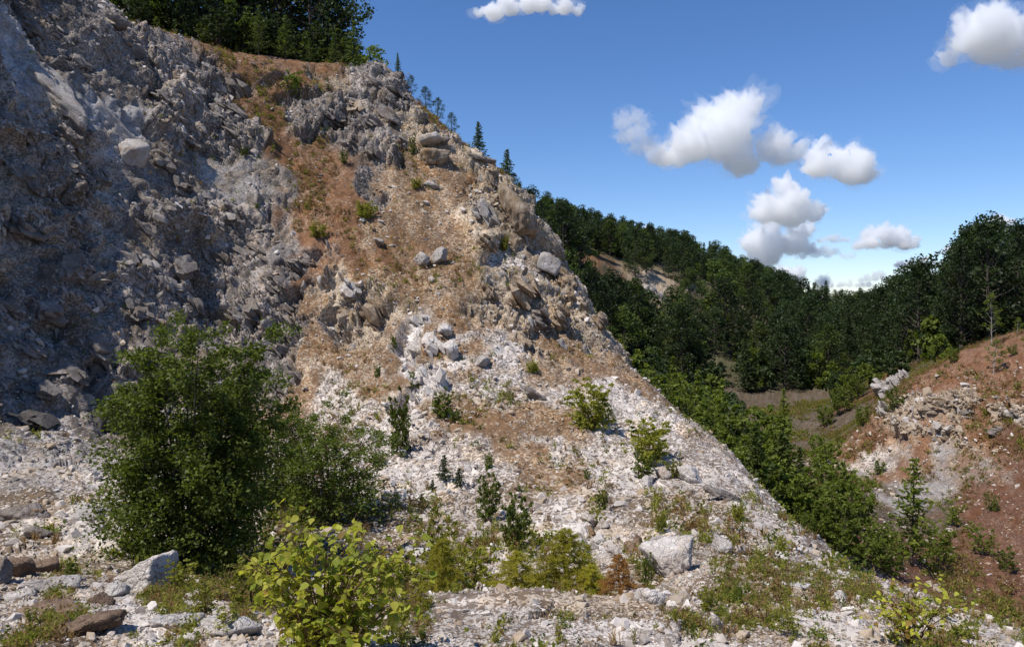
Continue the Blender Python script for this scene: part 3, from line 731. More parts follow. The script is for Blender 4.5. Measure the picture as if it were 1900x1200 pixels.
def needle_larch(name, h, w, seed, mat, bark, whorls=17, nb=6, step=.017, nl=.028, low=.04):
    """close-up young larch: arching shoots set with needle rosettes"""
    r = np.random.default_rng(seed)
    T = Tubes(5); V = []; tr = .011 * h
    def axis(t): return np.array([.05 * h * math.sin(t * 2), .03 * h * t, h * t])
    T.add([axis(t) - np.array([0, 0, .06 * h * (t == 0)]) for t in np.linspace(0, 1, 8)], [tr * (1 - t) + .0015 for t in np.linspace(0, 1, 8)])
    for i in range(whorls):
        t = low + (1 - low) * (i + .5) / whorls
        L = w * .5 * ((1 - t) ** .7 + .06)
        for j in range(nb):
            a = j * 2 * math.pi / nb + i * 1.1 + r.normal(0, .3); l = L * r.uniform(.6, 1.15)
            out = np.array([math.cos(a), math.sin(a), 0]); b0 = axis(t); up0 = r.uniform(.1, .7)
            m = b0 + out * l * .55 + np.array([0, 0, l * .4 * up0]); e = b0 + out * l + np.array([0, 0, l * .4 * up0 - .18 * l])
            shoots = [(b0, m, e)]
            for k in range(int(3 + 5 * l / (w * .5))):
                u = r.uniform(.2, .9); q0 = (1 - u) ** 2 * b0 + 2 * u * (1 - u) * m + u * u * e
                sd = out * .6 + r.normal(0, .55, 3); sd /= np.linalg.norm(sd); l2 = l * r.uniform(.2, .42) * (1.1 - u * .5)
                shoots.append((q0, q0 + sd * l2 * .5 + np.array([0, 0, .02 * l]), q0 + sd * l2))
            for (A, B, Cc) in shoots:
                ln = np.linalg.norm(Cc - A)
                T.add([A, B, Cc], [tr * .22, tr * .14, .0008])
                n = max(3, int(ln / step)); u = np.linspace(.06, 1, n)[:, None]
                V.append((1 - u) ** 2 * A + 2 * u * (1 - u) * B + u * u * Cc)
    c = np.vstack(V); k = 9
    c = np.repeat(c, k, axis=0); n = len(c)
    d = r.normal(size=(n, 3)); d[:, 2] += .3; d /= np.linalg.norm(d, axis=1, keepdims=True)
    s = np.cross(d, r.normal(size=(n, 3))); s /= np.linalg.norm(s, axis=1, keepdims=True)
    ln = nl * r.uniform(.7, 1.25, (n, 1))
    v = np.stack([c - s * .0024, c + s * .0024, c + d * ln], 1).reshape(-1, 3)
    return T.mesh(name + '_stem', bark), mesh_np(name + '_needles', v, np.arange(n * 3).reshape(n, 3), mat)

def plant(name, meshes, loc, label=None, cat=None, group=None, rz=0.0, s=1.0, tilt=(0, 0), parts=('trunk', 'crown')):
    root = bpy.data.objects.new(name, None); COL.objects.link(root)
    root.location = loc; root.rotation_euler = (tilt[0], tilt[1], rz)
    root.scale = s if hasattr(s, '__len__') else (s, s, s)
    root.empty_display_size = .3
    tag(root, label, cat, group)
    for pn_, m in zip(parts, meshes):
        o = bpy.data.objects.new(pn_, m); COL.objects.link(o); o.parent = root
    return root

def on(px, py):
    loc, nor = ray(px, py)
    return loc, nor

# ------------------------------------------------------------------ geometry-node scatter of real stones / weeds
def scatter(name, pts, rots, scales, idx, templates, label, cat, mat=None):
    me = bpy.data.meshes.new(name); me.vertices.add(len(pts)); me.vertices.foreach_set('co', np.asarray(pts, np.float32).ravel())
    a = me.attributes.new('rot', 'FLOAT_VECTOR', 'POINT'); a.data.foreach_set('vector', np.asarray(rots, np.float32).ravel())
    a = me.attributes.new('scl', 'FLOAT_VECTOR', 'POINT'); a.data.foreach_set('vector', np.asarray(scales, np.float32).ravel())
    a = me.attributes.new('idx', 'INT', 'POINT'); a.data.foreach_set('value', np.asarray(idx, np.int32))
    col = bpy.data.collections.new(name + '_templates')
    for k, m in enumerate(templates):
        t = bpy.data.objects.new('%s_%02d' % (name, k), m); col.objects.link(t)
    o = link(name, me)
    ng = bpy.data.node_groups.new(name, 'GeometryNodeTree')
    ng.interface.new_socket('Geometry', in_out='INPUT', socket_type='NodeSocketGeometry')
    ng.interface.new_socket('Geometry', in_out='OUTPUT', socket_type='NodeSocketGeometry')
    nn, nl = ng.nodes, ng.links
    gi = nn.new('NodeGroupInput'); go = nn.new('NodeGroupOutput')
    ci = nn.new('GeometryNodeCollectionInfo'); ci.inputs['Collection'].default_value = col
    ci.inputs['Separate Children'].default_value = True; ci.inputs['Reset Children'].default_value = True
    ip = nn.new('GeometryNodeInstanceOnPoints'); ip.inputs['Pick Instance'].default_value = True
    def at(n, t):
        x = nn.new('GeometryNodeInputNamedAttribute'); x.data_type = t; x.inputs['Name'].default_value = n; return x.outputs['Attribute']
    nl.new(gi.outputs[0], ip.inputs['Points']); nl.new(ci.outputs[0], ip.inputs['Instance'])
    nl.new(at('idx', 'INT'), ip.inputs['Instance Index']); nl.new(at('scl', 'FLOAT_VECTOR'), ip.inputs['Scale'])
    e2r = nn.new('FunctionNodeEulerToRotation'); nl.new(at('rot', 'FLOAT_VECTOR'), e2r.inputs[0]); nl.new(e2r.outputs[0], ip.inputs['Rotation'])
    nl.new(ip.outputs[0], go.inputs[0])
    md = o.modifiers.new('scatter', 'NODES'); md.node_group = ng
    tag(o, label, cat, kind='stuff')
    return o
# ------------------------------------------------------------------ rocks that stand out, one by one
MATS = {'d': M_SHADOWROCK, 'w': M_WHITE, 'g': M_GREY, 't': M_TAN, 'b': M_BROWN, 'p': M_PALE}
rock_n = 0
def rock(px, py, w, h, mat, label, shape='boulder', deep=.8, roll=0., yaw=None, pitch=0., lift=.15, name='boulder', cat='boulder', group=None, rough=1., sub=4):
    """w, h: size in photo pixels at the hit point; roll turns it in the picture plane (degrees)"""
    global rock_n
    rock_n += 1
    loc, nor = ray(px, py)
    if loc is None: return
    d = loc.y; W, Hh = w * d / F, h * d / F
    k_ = .92 if name == 'rock_outcrop' else 1.04
    dm = (W * k_ * 1.1, (deep * min(W, Hh) * 1.3 + .25 * max(W, Hh)) * k_, Hh * k_ * 1.1)
    if name == 'rock_outcrop' and shape != 'slab' and rough > .6: me = crag_mesh(name, dm, 100 + rock_n * 7, MATS[mat], .5, 26 if W * Hh < 2.5 else 44)
    else: me = rock_mesh(name, (W * k_, (deep * min(W, Hh) * 1.2 + .15 * max(W, Hh)) * k_, Hh * k_), 100 + rock_n * 7, MATS[mat], shape, sub, rough)
    o = link(name, me)
    o.location = loc + nor * (min(W, Hh) * (lift + LIFT[name])) - Vector((0, 0, Hh * .05))
    o.rotation_euler = Euler((math.radians(pitch), math.radians(roll), math.radians(yaw if yaw is not None else rng.uniform(-25, 25))), 'YXZ')
    tag(o, label, cat, group)
    return o
OC = dict(name='rock_outcrop', cat='rock outcrop')
LIFT = {'rock_outcrop': -.16, 'boulder': -.06}
# left grey face
rock(238, 288, 62, 78, 'p', 'smooth pale rock facet beside the dark cleft in the grey face', 'block', .6, 25, lift=.05, rough=.6, **OC)
rock(303, 300, 58, 60, 'g', 'blocky grey crag beside the smooth pale facet', 'boulder', .8, 10, **OC)
rock(66, 55, 44, 62, 'g', 'hanging grey block at the top left corner of the quarry face', 'block', .8, 12, lift=.3, **OC)
rock(148, 115, 52, 70, 'g', 'rounded grey buttress above the long pale slab', 'boulder', .8, 8, lift=.25, **OC)
rock(95, 150, 235, 44, 'p', 'long pale slab slanting down across the upper left face', 'slab', .5, 42, lift=.02, rough=.5, **OC)
rock(205, 215, 100, 32, 'p', 'short pale slab continuing the long slanting one', 'slab', .5, 50, lift=.05, rough=.5, **OC)
rock(258, 104, 36, 26, 'g', 'smooth rounded boulder on the upper grey face', 'boulder', .9, 15)
rock(190, 40, 36, 30, 'g', 'grey boulder perched on the rim of the quarry face', 'boulder', .9, 0, lift=.3)
rock(40, 20, 60, 50, 'g', 'dark grey crag in the very top left corner', 'boulder', .8, 30, **OC)
rock(540, 705, 84, 62, 'g', 'rounded grey outcrop at the foot of the face', 'boulder', .9, 0, **OC)
rock(520, 640, 90, 60, 'g', 'overhanging layered grey crag above the rounded outcrop', 'block', .8, 18, lift=.2, **OC)
rock(425, 540, 110, 48, 'g', 'grey bedded ledge behind the top of the leafy bush', 'bedded', .9, 14, lift=.05, **OC)
rock(55, 785, 128, 50, 'd', 'thin-bedded ledge with its shadow painted dark at the foot of the left wall', 'bedded', .9, 2, lift=.25, **OC)
rock(200, 790, 70, 60, 'd', 'dark grey ledge just left of the leafy bush', 'block', .8, 14, lift=.15, **OC)
rock(120, 480, 120, 70, 'g', 'bulging rough grey crag in the middle of the left wall', 'boulder', .6, 25, lift=0, **OC)
rock(60, 330, 100, 60, 'g', 'knobbly grey crag high on the left wall', 'boulder', .6, 30, lift=0, **OC)
rock(190, 650, 90, 80, 'g', 'rough grey crag low on the left wall', 'boulder', .6, 20, lift=.05, **OC)
rock(370, 200, 60, 46, 'g', 'lumpy grey crag below the rim trees', 'boulder', .6, 20, lift=.05, **OC)
rock(455, 170, 56, 60, 'g', 'shattered grey crag at the rim beside the brown chute', 'boulder', .7, 20, lift=.1, **OC)
# spur
rock(944, 408, 62, 122, 't', 'tall plain tan crag standing on the spur ridge', 'boulder', .9, 4, yaw=28, lift=.42, rough=.6, sub=5, **OC)
rock(893, 395, 72, 62, 'p', 'white cracked rock against the tall tan crag', 'boulder', .7, 20, lift=.1, **OC)
rock(806, 298, 50, 34, 't', 'square tan block high on the spur', 'block', .9, -3, lift=.3)
rock(795, 264, 36, 24, 'p', 'grey boulder just above the square tan block', 'boulder', .9, 10, lift=.3)
rock(822, 266, 22, 14, 'g', 'small grey stone beside the boulder above the tan block', 'boulder', .9, 0, lift=.3)
rock(891, 274, 60, 24, 'p', 'thin white slab jutting from the red turf of the ridge', 'slab', 1.2, 24, lift=.9, rough=.5)
rock(885, 293, 50, 14, 'g', 'grey ledge under the thin white slab', 'slab', 1.0, 12, lift=.2, **OC)
rock(1013, 502, 46, 34, 'p', 'pale smooth slab overhanging the spur edge', 'block', .9, 22, lift=.55, rough=.4)
rock(985, 470, 22, 44, 'g', 'dark grey rib below the tall crag', 'block', .7, -30, lift=.1, **OC)
rock(962, 560, 62, 58, 't', 'tan crag roofing the shaded hollow in the spur', 'block', 1.2, 15, lift=.62, **OC)
rock(1000, 596, 32, 60, 'g', 'grey pillar beside the shaded hollow', 'block', .8, -8, lift=.45, **OC)
rock(1030, 590, 36, 46, 't', 'split boulder right of the shaded hollow', 'boulder', .9, 20, lift=.35, **OC)
rock(1095, 598, 32, 36, 't', 'tan knob on the edge of the spur skyline', 'boulder', .9, 20, lift=.4, **OC)
rock(1055, 553, 26, 32, 't', 'pale boulder on the spur edge above the tan knob', 'boulder', .9, 30, lift=.35, **OC)
rock(1040, 525, 30, 24, 't', 'brownish block under the pale overhanging slab', 'boulder', .9, 10, lift=.2, **OC)
rock(962, 632, 52, 30, 't', 'orange tan ledge below the shaded hollow', 'block', .8, 10, lift=.25, **OC)
rock(893, 455, 34, 36, 't', 'broken tan block at the left foot of the tall crag', 'block', .8, 10, lift=.3, **OC)
rock(935, 500, 40, 28, 'w', 'white rubble knoll under the tall crag', 'boulder', .6, 0, lift=.05, **OC)
rock(975, 520, 44, 40, 't', 'tan fractured crag above the hollow', 'boulder', .7, 20, lift=.2, **OC)
rock(905, 540, 40, 30, 't', 'tan rock rib in the middle of the spur', 'boulder', .7, 35, lift=.1, **OC)
rock(1045, 640, 12, 46, 'p', 'narrow pale slab lying on brown soil below the spur edge', 'slab', 1, -28, lift=.1)
rock(1085, 650, 12, 32, 'g', 'thin grey slab near the lower spur edge', 'slab', 1, -25, lift=.1)
rock(790, 598, 48, 44, 'w', 'top block of the white outcrop in the brown slope', 'boulder', .7, 0, lift=.2, **OC)
rock(805, 650, 62, 52, 'w', 'middle bulge of the white outcrop in the brown slope', 'boulder', .7, 20, lift=.2, **OC)
rock(768, 660, 34, 50, 'w', 'left rib of the white outcrop', 'boulder', .7, 10, lift=.15, **OC)
rock(788, 702, 66, 44, 'w', 'lowest white rock of the outcrop in the brown slope', 'boulder', .7, 10, lift=.2, **OC)
rock(826, 612, 28, 20, 'w', 'white block just right of the white outcrop', 'boulder', .9, 20, lift=.35)
rock(838, 655, 24, 34, 'w', 'upright white block with a dark side right of the white outcrop', 'block', .9, -25, lift=.35)
rock(897, 674, 30, 28, 'p', 'grey boulder where brown soil meets white scree', 'boulder', .9, 10, lift=.35)
rock(990, 735, 46, 18, 'g', 'dark tilted slab lying on the white scree', 'slab', 1.2, 28, lift=.4)
rock(648, 532, 46, 34, 'w', 'whitish crag at the edge of the brown chute', 'boulder', .7, 10, lift=.1, **OC)
rock(625, 590, 66, 56, 't', 'tan crag low in the brown chute', 'boulder', .6, 15, lift=.1, **OC)
rock(695, 590, 76, 70, 't', 'broad ochre crag left of the white outcrop', 'boulder', .6, 20, lift=.1, **OC)
rock(784, 484, 26, 20, 'p', 'left one of two grey boulders on the brown slope', 'boulder', .9, 20, lift=.4)
rock(818, 482, 22, 24, 'p', 'right one of two grey boulders on the brown slope', 'boulder', .9, 30, lift=.4)
rock(705, 450, 26, 13, 'p', 'flat grey boulder above the bare brown streak', 'boulder', .9, 10, lift=.4)
rock(652, 195, 40, 30, 't', 'ochre niche rock under the summit of the spur', 'boulder', .7, 0, lift=.05, **OC)
rock(600, 235, 52, 44, 'g', 'grey crag in the upper brown chute', 'boulder', .7, 20, lift=.1, **OC)
rock(700, 160, 60, 36, 'g', 'grey crag forming the spur summit', 'boulder', .7, 10, lift=.05, **OC)
rock(720, 220, 60, 50, 'g', 'shattered grey crag below the spur summit', 'boulder', .6, 25, lift=.05, **OC)
rock(690, 280, 52, 40, 'g', 'lower grey crag below the spur summit', 'boulder', .6, 25, lift=.05, **OC)
rock(800, 345, 22, 14, 'p', 'small grey boulder under the square tan block', 'boulder', .9, 15, lift=.4)
# scree and foreground
rock(1278, 892, 42, 28, 'w', 'white boulder near the skyline edge of the scree', 'boulder', .9, 20, lift=.35)
rock(1230, 884, 28, 20, 'w', 'white block left of the skyline boulder', 'boulder', .9, 10, lift=.35)
rock(1338, 922, 54, 20, 'g', 'dark-sided flat slab near the scree edge', 'slab', 1.2, 20, lift=.4)
rock(1200, 900, 24, 18, 'w', 'small white block below the yellowish shrub', 'boulder', .9, 0, lift=.35)
rock(1252, 1062, 92, 92, 'w', 'largest white boulder on the foreground rubble', 'boulder', .8, 30, yaw=10, lift=.22, rough=.6, sub=5)
rock(1246, 1026, 52, 26, 'p', 'grey-white stone behind the largest white boulder', 'boulder', .9, 20, lift=.35)
rock(1262, 1122, 52, 28, 't', 'smooth tan boulder below the largest white boulder', 'boulder', .9, -12, lift=.4, rough=.3)
rock(1205, 1118, 40, 46, 'w', 'white rock between the rusty sapling and the tan boulder', 'boulder', .8, 20, lift=.2)
rock(1183, 1016, 20, 38, 'b', 'upright dark brown stone left of the largest white boulder', 'block', .8, 10, lift=.4)
rock(1216, 1007, 24, 15, 'b', 'flat brown stone on top of the white rubble', 'block', .9, -10, lift=.4)
rock(1168, 1021, 18, 16, 'b', 'small dark brown cobble beside the upright brown stone', 'boulder', .9, 0, lift=.4)
rock(1146, 1030, 32, 24, 'w', 'white block behind the yellow-green larch', 'boulder', .9, 10, lift=.35)
rock(1108, 1014, 34, 26, 'w', 'pointed white block among the larch tops', 'boulder', .9, 20, lift=.35)
rock(1074, 1022, 24, 24, 'w', 'white stone showing between the larch shoots', 'boulder', .9, 20, lift=.35)
rock(1340, 1026, 32, 36, 'p', 'greyish white boulder standing alone on the weedy gravel', 'boulder', .9, 10, lift=.4)
rock(1099, 994, 18, 20, 't', 'orange-brown cobble above the larch', 'boulder', .9, 0, lift=.4)
rock(1118, 979, 20, 17, 'w', 'egg-shaped white cobble above the orange one', 'boulder', .9, 0, lift=.4, rough=.3)
rock(1097, 968, 28, 20, 'w', 'white block with a dark underside above the cobbles', 'boulder', .9, 30, lift=.4)
rock(268, 1090, 104, 56, 'w', 'wedge-shaped white boulder below the leafy bush', 'block', .8, -24, yaw=-10, lift=.42, rough=.5, sub=5)
rock(211, 1102, 34, 32, 'w', 'rounded white stone at the left end of the wedge boulder', 'boulder', .9, 0, lift=.3)
rock(80, 1060, 56, 26, 'b', 'flat-topped brown block among the left rubble', 'block', 1., -10, lift=.4, rough=.4)
rock(32, 1064, 50, 40, 'b', 'dark brown block at the left edge', 'block', .9, 6, lift=.35, rough=.4)
rock(2, 1078, 28, 72, 'g', 'grey boulder cut by the left edge of the picture', 'boulder', .9, 0, lift=.35)
rock(102, 1092, 74, 42, 'p', 'broad grey-white rock under the flat-topped brown block', 'boulder', .8, 10, lift=.2)
rock(160, 970, 48, 34, 'p', 'grey-white boulder on the left scree', 'boulder', .9, 15, lift=.35)
rock(72, 960, 26, 24, 'b', 'square brown stone on the left scree', 'block', .9, 20, lift=.4)
rock(36, 962, 70, 36, 'g', 'large grey boulder on the left scree', 'boulder', .9, 10, lift=.3)
rock(70, 996, 32, 24, 'g', 'dark grey boulder below the square brown stone', 'boulder', .9, 0, lift=.35)
rock(80, 1134, 120, 26, 'b', 'long flat brown slab in the left foreground', 'slab', 1.6, -4, lift=.15, rough=1.1)
rock(118, 1172, 140, 34, 'b', 'tilted brown slab in the bottom left corner', 'slab', 1.6, -14, lift=.12, rough=1.1)
rock(170, 1145, 70, 26, 'w', 'white rubble block between the two brown slabs', 'boulder', .9, -12, lift=.25)
rock(30, 1108, 56, 22, 'w', 'white slab above the long flat brown slab', 'boulder', .9, -8, lift=.25)
rock(190, 1122, 50, 24, 'b', 'brown block left of the white rounded stone', 'block', .9, 25, lift=.3)
rock(240, 1080, 26, 18, 'b', 'small brown block behind the wedge boulder', 'block', .9, 0, lift=.35)
rock(208, 1078, 20, 14, 'b', 'small flat brown stone near the rounded white stone', 'block', .9, 10, lift=.35)
rock(322, 1160, 88, 28, 'w', 'white flat rock in the weeds left of the birch sapling', 'slab', 1., 6, lift=.3)
rock(420, 1176, 100, 40, 'w', 'white rugged rock at the foot of the birch sapling', 'boulder', .9, 4, lift=.2)
rock(320, 930, 24, 14, 'w', 'white stone glimpsed at the side of the leafy bush', 'boulder', .9, 0, lift=.35)
rock(1565, 1118, 26, 22, 'w', 'white cobble on the gravel slope below the skyline', 'boulder', .9, 0, lift=.3)
rock(1480, 1092, 40, 16, 'w', 'flat white stone in the weedy gravel', 'slab', 1., 3, lift=.3)
rock(1330, 1165, 26, 60, 'w', 'narrow white rock at the bottom edge', 'boulder', .8, -15, lift=.15)
rock(1580, 1070, 50, 12, 'w', 'flat white ledge on the skyline of the gravel slope', 'slab', 1., 12, lift=.2)
# right bank and far faces
rock(1652, 728, 44, 54, 'p', 'grey knob of rock at the left end of the right bank', 'block', .8, 28, lift=.3, rough=1.6, sub=5, **OC)
rock(1676, 704, 34, 26, 'p', 'white top of the grey knob on the right bank', 'boulder', .9, 20, lift=.35, rough=1.6, **OC)
rock(1640, 762, 24, 36, 'p', 'lower step of the grey knob on the right bank', 'block', .9, 30, lift=.25, rough=1.6, **OC)
rock(1738, 752, 62, 30, 't', 'broad broken crag on the right bank', 'boulder', .6, -18, lift=.15, **OC)
rock(1700, 790, 30, 30, 'w', 'pale crag below the broken crag on the right bank', 'boulder', .6, -20, lift=.1, **OC)
rock(1812, 744, 32, 22, 't', 'crag beside the small birch on the right bank', 'boulder', .7, -25, lift=.2, **OC)
rock(1800, 768, 30, 26, 'g', 'dark-sided crag under the small birch', 'boulder', .7, -20, lift=.2, **OC)
rock(1885, 770, 36, 22, 'g', 'grey crag at the right edge of the bank', 'boulder', .7, -15, lift=.2, **OC)
rock(1850, 800, 30, 18, 'g', 'low grey crag on the lower right bank', 'boulder', .7, -15, lift=.2, **OC)
rock(1213, 545, 60, 30, 'p', 'pale bare rock face in the far hillside wood', 'boulder', .5, 28, lift=.1, **OC)
rock(1525, 562, 80, 34, 'p', 'grey rock face at the far end of the valley', 'boulder', .5, 0, lift=.1, **OC)
rock(1325, 552, 28, 20, 'p', 'small pale rock face between the far trees', 'boulder', .5, 0, lift=.1, **OC)

# bedded ribs and ledges of the grey face
rb = np.random.default_rng(77)
for k, (px, py, w, h) in enumerate([(40,420,110,46),(150,400,90,44),(90,560,120,50),(30,640,110,44),(230,480,90,40),(280,420,80,36),(330,480,100,40),(250,570,90,44),(340,560,90,40),(400,470,80,34),(470,470,90,40),(520,520,90,44),(450,580,110,40),(550,570,80,44),(300,180,80,36),(350,260,80,34),(420,200,80,36),(440,240,60,30),(330,340,80,30),(180,320,90,40),(110,250,90,36),(20,220,90,40),(270,640,90,46),(130,690,100,40),(60,720,110,36),(500,640,80,40),(610,210,60,30),(680,220,70,34),(660,270,60,28),(720,170,70,30),(480,420,70,30),(560,480,60,30)]):
    loc, nor = ray(px, py)
    if loc is None: continue
    d = loc.y; W, Hh = w * d / F, h * d / F
    o = link('rock_outcrop', crag_mesh('bedded_rib', (W, .8 * Hh + .25 * W, Hh), 4000 + k, M_GREY, .40, 48))
    o.location = loc - nor * (.30 * Hh); o.rotation_euler = (rb.normal(0, .12), rb.normal(.1, .16), rb.normal(0, .2))
    zone_ = 'upper' if py < 300 else ('middle' if py < 520 else 'lower'); side_ = 'left wall' if px < 240 else ('rock below the spur summit' if px > 590 else 'grey face')
    tag(o, 'bedded grey rib in the %s part of the %s' % (zone_, side_), 'rock outcrop', 'bedded ribs of the grey rock')

# ------------------------------------------------------------------ loose stones
quad_c = (GV[:-1, :-1] + GV[1:, 1:]) * .5
ea = GV[1:, :-1] - GV[:-1, :-1]; eb = GV[:-1, 1:] - GV[:-1, :-1]
area = np.linalg.norm(np.cross(ea, eb), axis=-1)
qr = np.hypot(quad_c[..., 0], quad_c[..., 1])
qp = CX + F * quad_c[..., 0] / np.maximum(quad_c[..., 1], .1); qy = HY - F * quad_c[..., 2] / np.maximum(quad_c[..., 1], .1)
G4 = AT.reshape(NC, NR, 10)[:-1, :-1]
inview = (quad_c[..., 1] > .5) & (qp > -110) & (qp < 2010) & (qy > -60) & (qy < 1290)
eq = quad_c[..., 2] / qr
vis = eq > np.maximum.accumulate(eq, axis=1) - .02
def sample(weight, n):
    w = (weight * area * inview * vis).ravel().astype(np.float64)
    idx = rng.choice(len(w), size=n, p=w / w.sum())
    i, j = np.unravel_index(idx, area.shape)
    u, v = rng.uniform(0, 1, (2, n))
    pos = GV[i, j] + ea[i, j] * u[:, None] + eb[i, j] * v[:, None]
    return pos, i, j
def stone_template(k, mat, flat=.75):
    import bmesh
    r = np.random.default_rng(500 + k)
    bm = bmesh.new()
    pts = r.normal(size=(13, 3)); pts /= np.linalg.norm(pts, axis=1, keepdims=True)
    pts *= np.array([1, r.uniform(.55, .95), r.uniform(.4, flat)]) * .5 * r.uniform(.75, 1, (13, 1))
    for q in pts: bm.verts.new(q)
    bmesh.ops.convex_hull(bm, input=bm.verts)
    bmesh.ops.delete(bm, geom=[x for x in bm.verts if not x.link_faces], context='VERTS')
    m = bpy.data.meshes.new('stone'); bm.to_mesh(m); bm.free(); m.materials.append(mat)
    return m
def stone_material(name, a, b):
    m, nt, N, L = newmat(name)
    rnd = node(nt, 'ShaderNodeObjectInfo').outputs['Random']
    co = node(nt, 'ShaderNodeNewGeometry').outputs['Position']
    n = node(nt, 'ShaderNodeTexNoise', {'Vector': co, 'Scale': 24.0, 'Detail': 4.0, 'Roughness': .7}).outputs['Fac']
    c = mix(nt, mth(nt, 'ADD', mth(nt, 'MULTIPLY', rnd, .75), mth(nt, 'MULTIPLY', mth(nt, 'SUBTRACT', n, .45), 1.4), clamp=True), a, b)
    finish(nt, c, .92, n, .5, .01, .15)
    return m
S_W = stone_material('white_stone', (.36, .305, .255), (.66, .605, .555))
S_T = stone_material('tan_stone', (.28, .20, .13), (.46, .385, .30))
S_G = stone_material('grey_stone', (.170, .142, .120), (.41, .362, .325))
TPL = [stone_template(k, S_W) for k in range(7)] + [stone_template(20 + k, S_T) for k in range(5)] + [stone_template(40 + k, S_G) for k in range(5)]
def kinds(i, j, n):
    sc3 = G4[i, j, 3:6]; lum = sc3.mean(1); red = (sc3[:, 0] - sc3[:, 2]) / (lum + 1e-4)
    u = rng.uniform(0, 1, n)
    pw = np.where(lum > .5, .93, np.where(red > .18, .38, .12)); pt = np.where(lum > .5, .05, np.where(red > .18, .52, .1))
    cls = np.where(u < pw, 0, np.where(u < pw + pt, 1, 2))
    k = rng.integers(0, 7, n)
    return np.where(cls == 0, k, np.where(cls == 1, 7 + k % 5, 12 + k % 5))
D8 = G4[..., 8]
bands = [  # distance band, how many, smallest, largest, power
 ((qr > 3.2) & (qr < 9), 34000, .016, .13, 2.3),
 ((qr >= 9) & (qr < 36), 46000, .035, .28, 2.3),
 ((qr >= 36) & (qr < 78), 7000, .10, .6, 2.2)]
PP, RR, SS, KK = [], [], [], []
fan_ = fbm(quad_c.reshape(-1, 3) / np.clip(qr.reshape(-1, 1) * .07, .3, 4), 3, 620, .6).reshape(qr.shape)
for m_, n, lo, hi, pw in bands:
    pos, i, j = sample(m_ * (D8 + .03) ** 1.3 * np.clip(.55 + .9 * fan_, .12, 1.6), n)
    s = np.minimum(lo * np.exp(np.clip(-1.1 * fan_[i, j], -.5, .9)) * rng.uniform(0, 1, n) ** (-1 / pw), hi)
    pos = pos + np.array([0, 0, 1]) * (s * .05)[:, None]
    PP.append(pos); RR.append(rng.uniform(-.5, .5, (n, 3)) + np.stack([np.zeros(n), np.zeros(n), rng.uniform(0, 6.28, n)], 1))
    SS.append(s[:, None] * rng.uniform(.8, 1.25, (n, 3))); KK.append(kinds(i, j, n))
scatter('rubble', np.vstack(PP), np.vstack(RR), np.vstack(SS), np.concatenate(KK), TPL, 'loose limestone rubble strewn over scree, spur and bank', 'rubble')

# flat angular fragments that crust the rock faces, lying along the bedding
lumS = G4[..., 3:6].mean(-1)
wg = np.clip((G4[..., 7] - .35) * 2, 0, 1) * (qr > 15) * (qr < 36)
n = 42000
patchG = .25 + np.clip(fbm(quad_c.reshape(-1, 3) / 1.6, 3, 610, .6).reshape(qr.shape) + .4, 0, 1.2)
pos, i, j = sample(wg * patchG, n)
s_ = np.minimum(.055 * rng.uniform(0, 1, n) ** (-1 / 2.4), .42)
eb_ = Matrix((e1, e2, e3)).transposed().to_euler()
rot = np.array([eb_.x, eb_.y, eb_.z])[None] + rng.normal(0, .38, (n, 3))
kk_ = kinds(i, j, n)
kk_ = np.where((lumS[i, j] < .34) & (kk_ < 12), 12 + kk_ % 5, kk_)
scl = s_[:, None] * np.stack([rng.uniform(.9, 1.7, n), rng.uniform(.7, 1.2, n), rng.uniform(.45, .95, n)], 1)
scatter('rock_fragments', pos, rot, scl, kk_, TPL, 'broken angular fragments crusting the rock faces', 'rock fragments')

wb_ = np.clip((G4[..., 7] - .3) * 2, 0, 1) * (qr > 40) * (qr < 76)
n = 6000
pos, i, j = sample(wb_, n)
s_ = np.minimum(.16 * rng.uniform(0, 1, n) ** (-1 / 2.2), 1.1)
scatter('bank_fragments', pos, rng.normal(0, .5, (n, 3)) + np.array([.2, .5, .3]), s_[:, None] * rng.uniform(.6, 1.4, (n, 3)), np.where(rng.uniform(0, 1, n) < .6, 7 + rng.integers(0, 5, n), kinds(i, j, n)), TPL, 'broken pale fragments on the crags of the right bank', 'rock fragments')

def stones(weight, n, lo, hi, label, group, name='stone'):
    pos, i, j = sample(weight, n * 3); kk_ = kinds(i, j, n * 3)
    taken = []
    for q, k in zip(pos, kk_):
        if len(taken) >= n: break
        if any((q[0] - t_[0]) ** 2 + (q[1] - t_[1]) ** 2 < (hi * 1.5) ** 2 for t_ in taken): continue
        taken.append(q)
        s = random.uniform(lo, hi) * (1 if random.random() > .2 else 1.4)
        o = link(name, TPL[int(k)], None, (q[0], q[1], q[2] + s * .08), (random.uniform(-.4, .4), random.uniform(-.4, .4), random.uniform(0, 6.28)), (s, s * random.uniform(.8, 1.1), s * random.uniform(.8, 1.2)))
        qx = CX + F * q[0] / q[1]
        side = 'far left' if qx < 380 else ('left of centre' if qx < 800 else ('centre' if qx < 1200 else ('right of centre' if qx < 1600 else 'far right')))
        tag(o, label + ', ' + side + ' in the picture', 'stone', group)
W_ = (G4[..., 3] > .55).astype(float)
stones((qr > 4) & (qr < 9) & (D8 > .5), 60, .06, .11, 'loose white stone on the near foreground rubble', 'loose stones on the foreground rubble')
stones(((qr > 9) & (qr < 19) & (D8 > .6)) * W_, 110, .13, .25, 'loose white block on the scree below the spur', 'loose blocks on the scree')
stones((qr > 18) & (qr < 34) & (D8 > .3) & (qp > 480), 80, .15, .30, 'loose stone lying on the brown face of the spur', 'loose stones on the spur face')
stones((qr > 44) & (qr < 75) & (qp > 1540), 40, .35, .65, 'loose stone on the red-brown right bank', 'loose stones on the right bank')
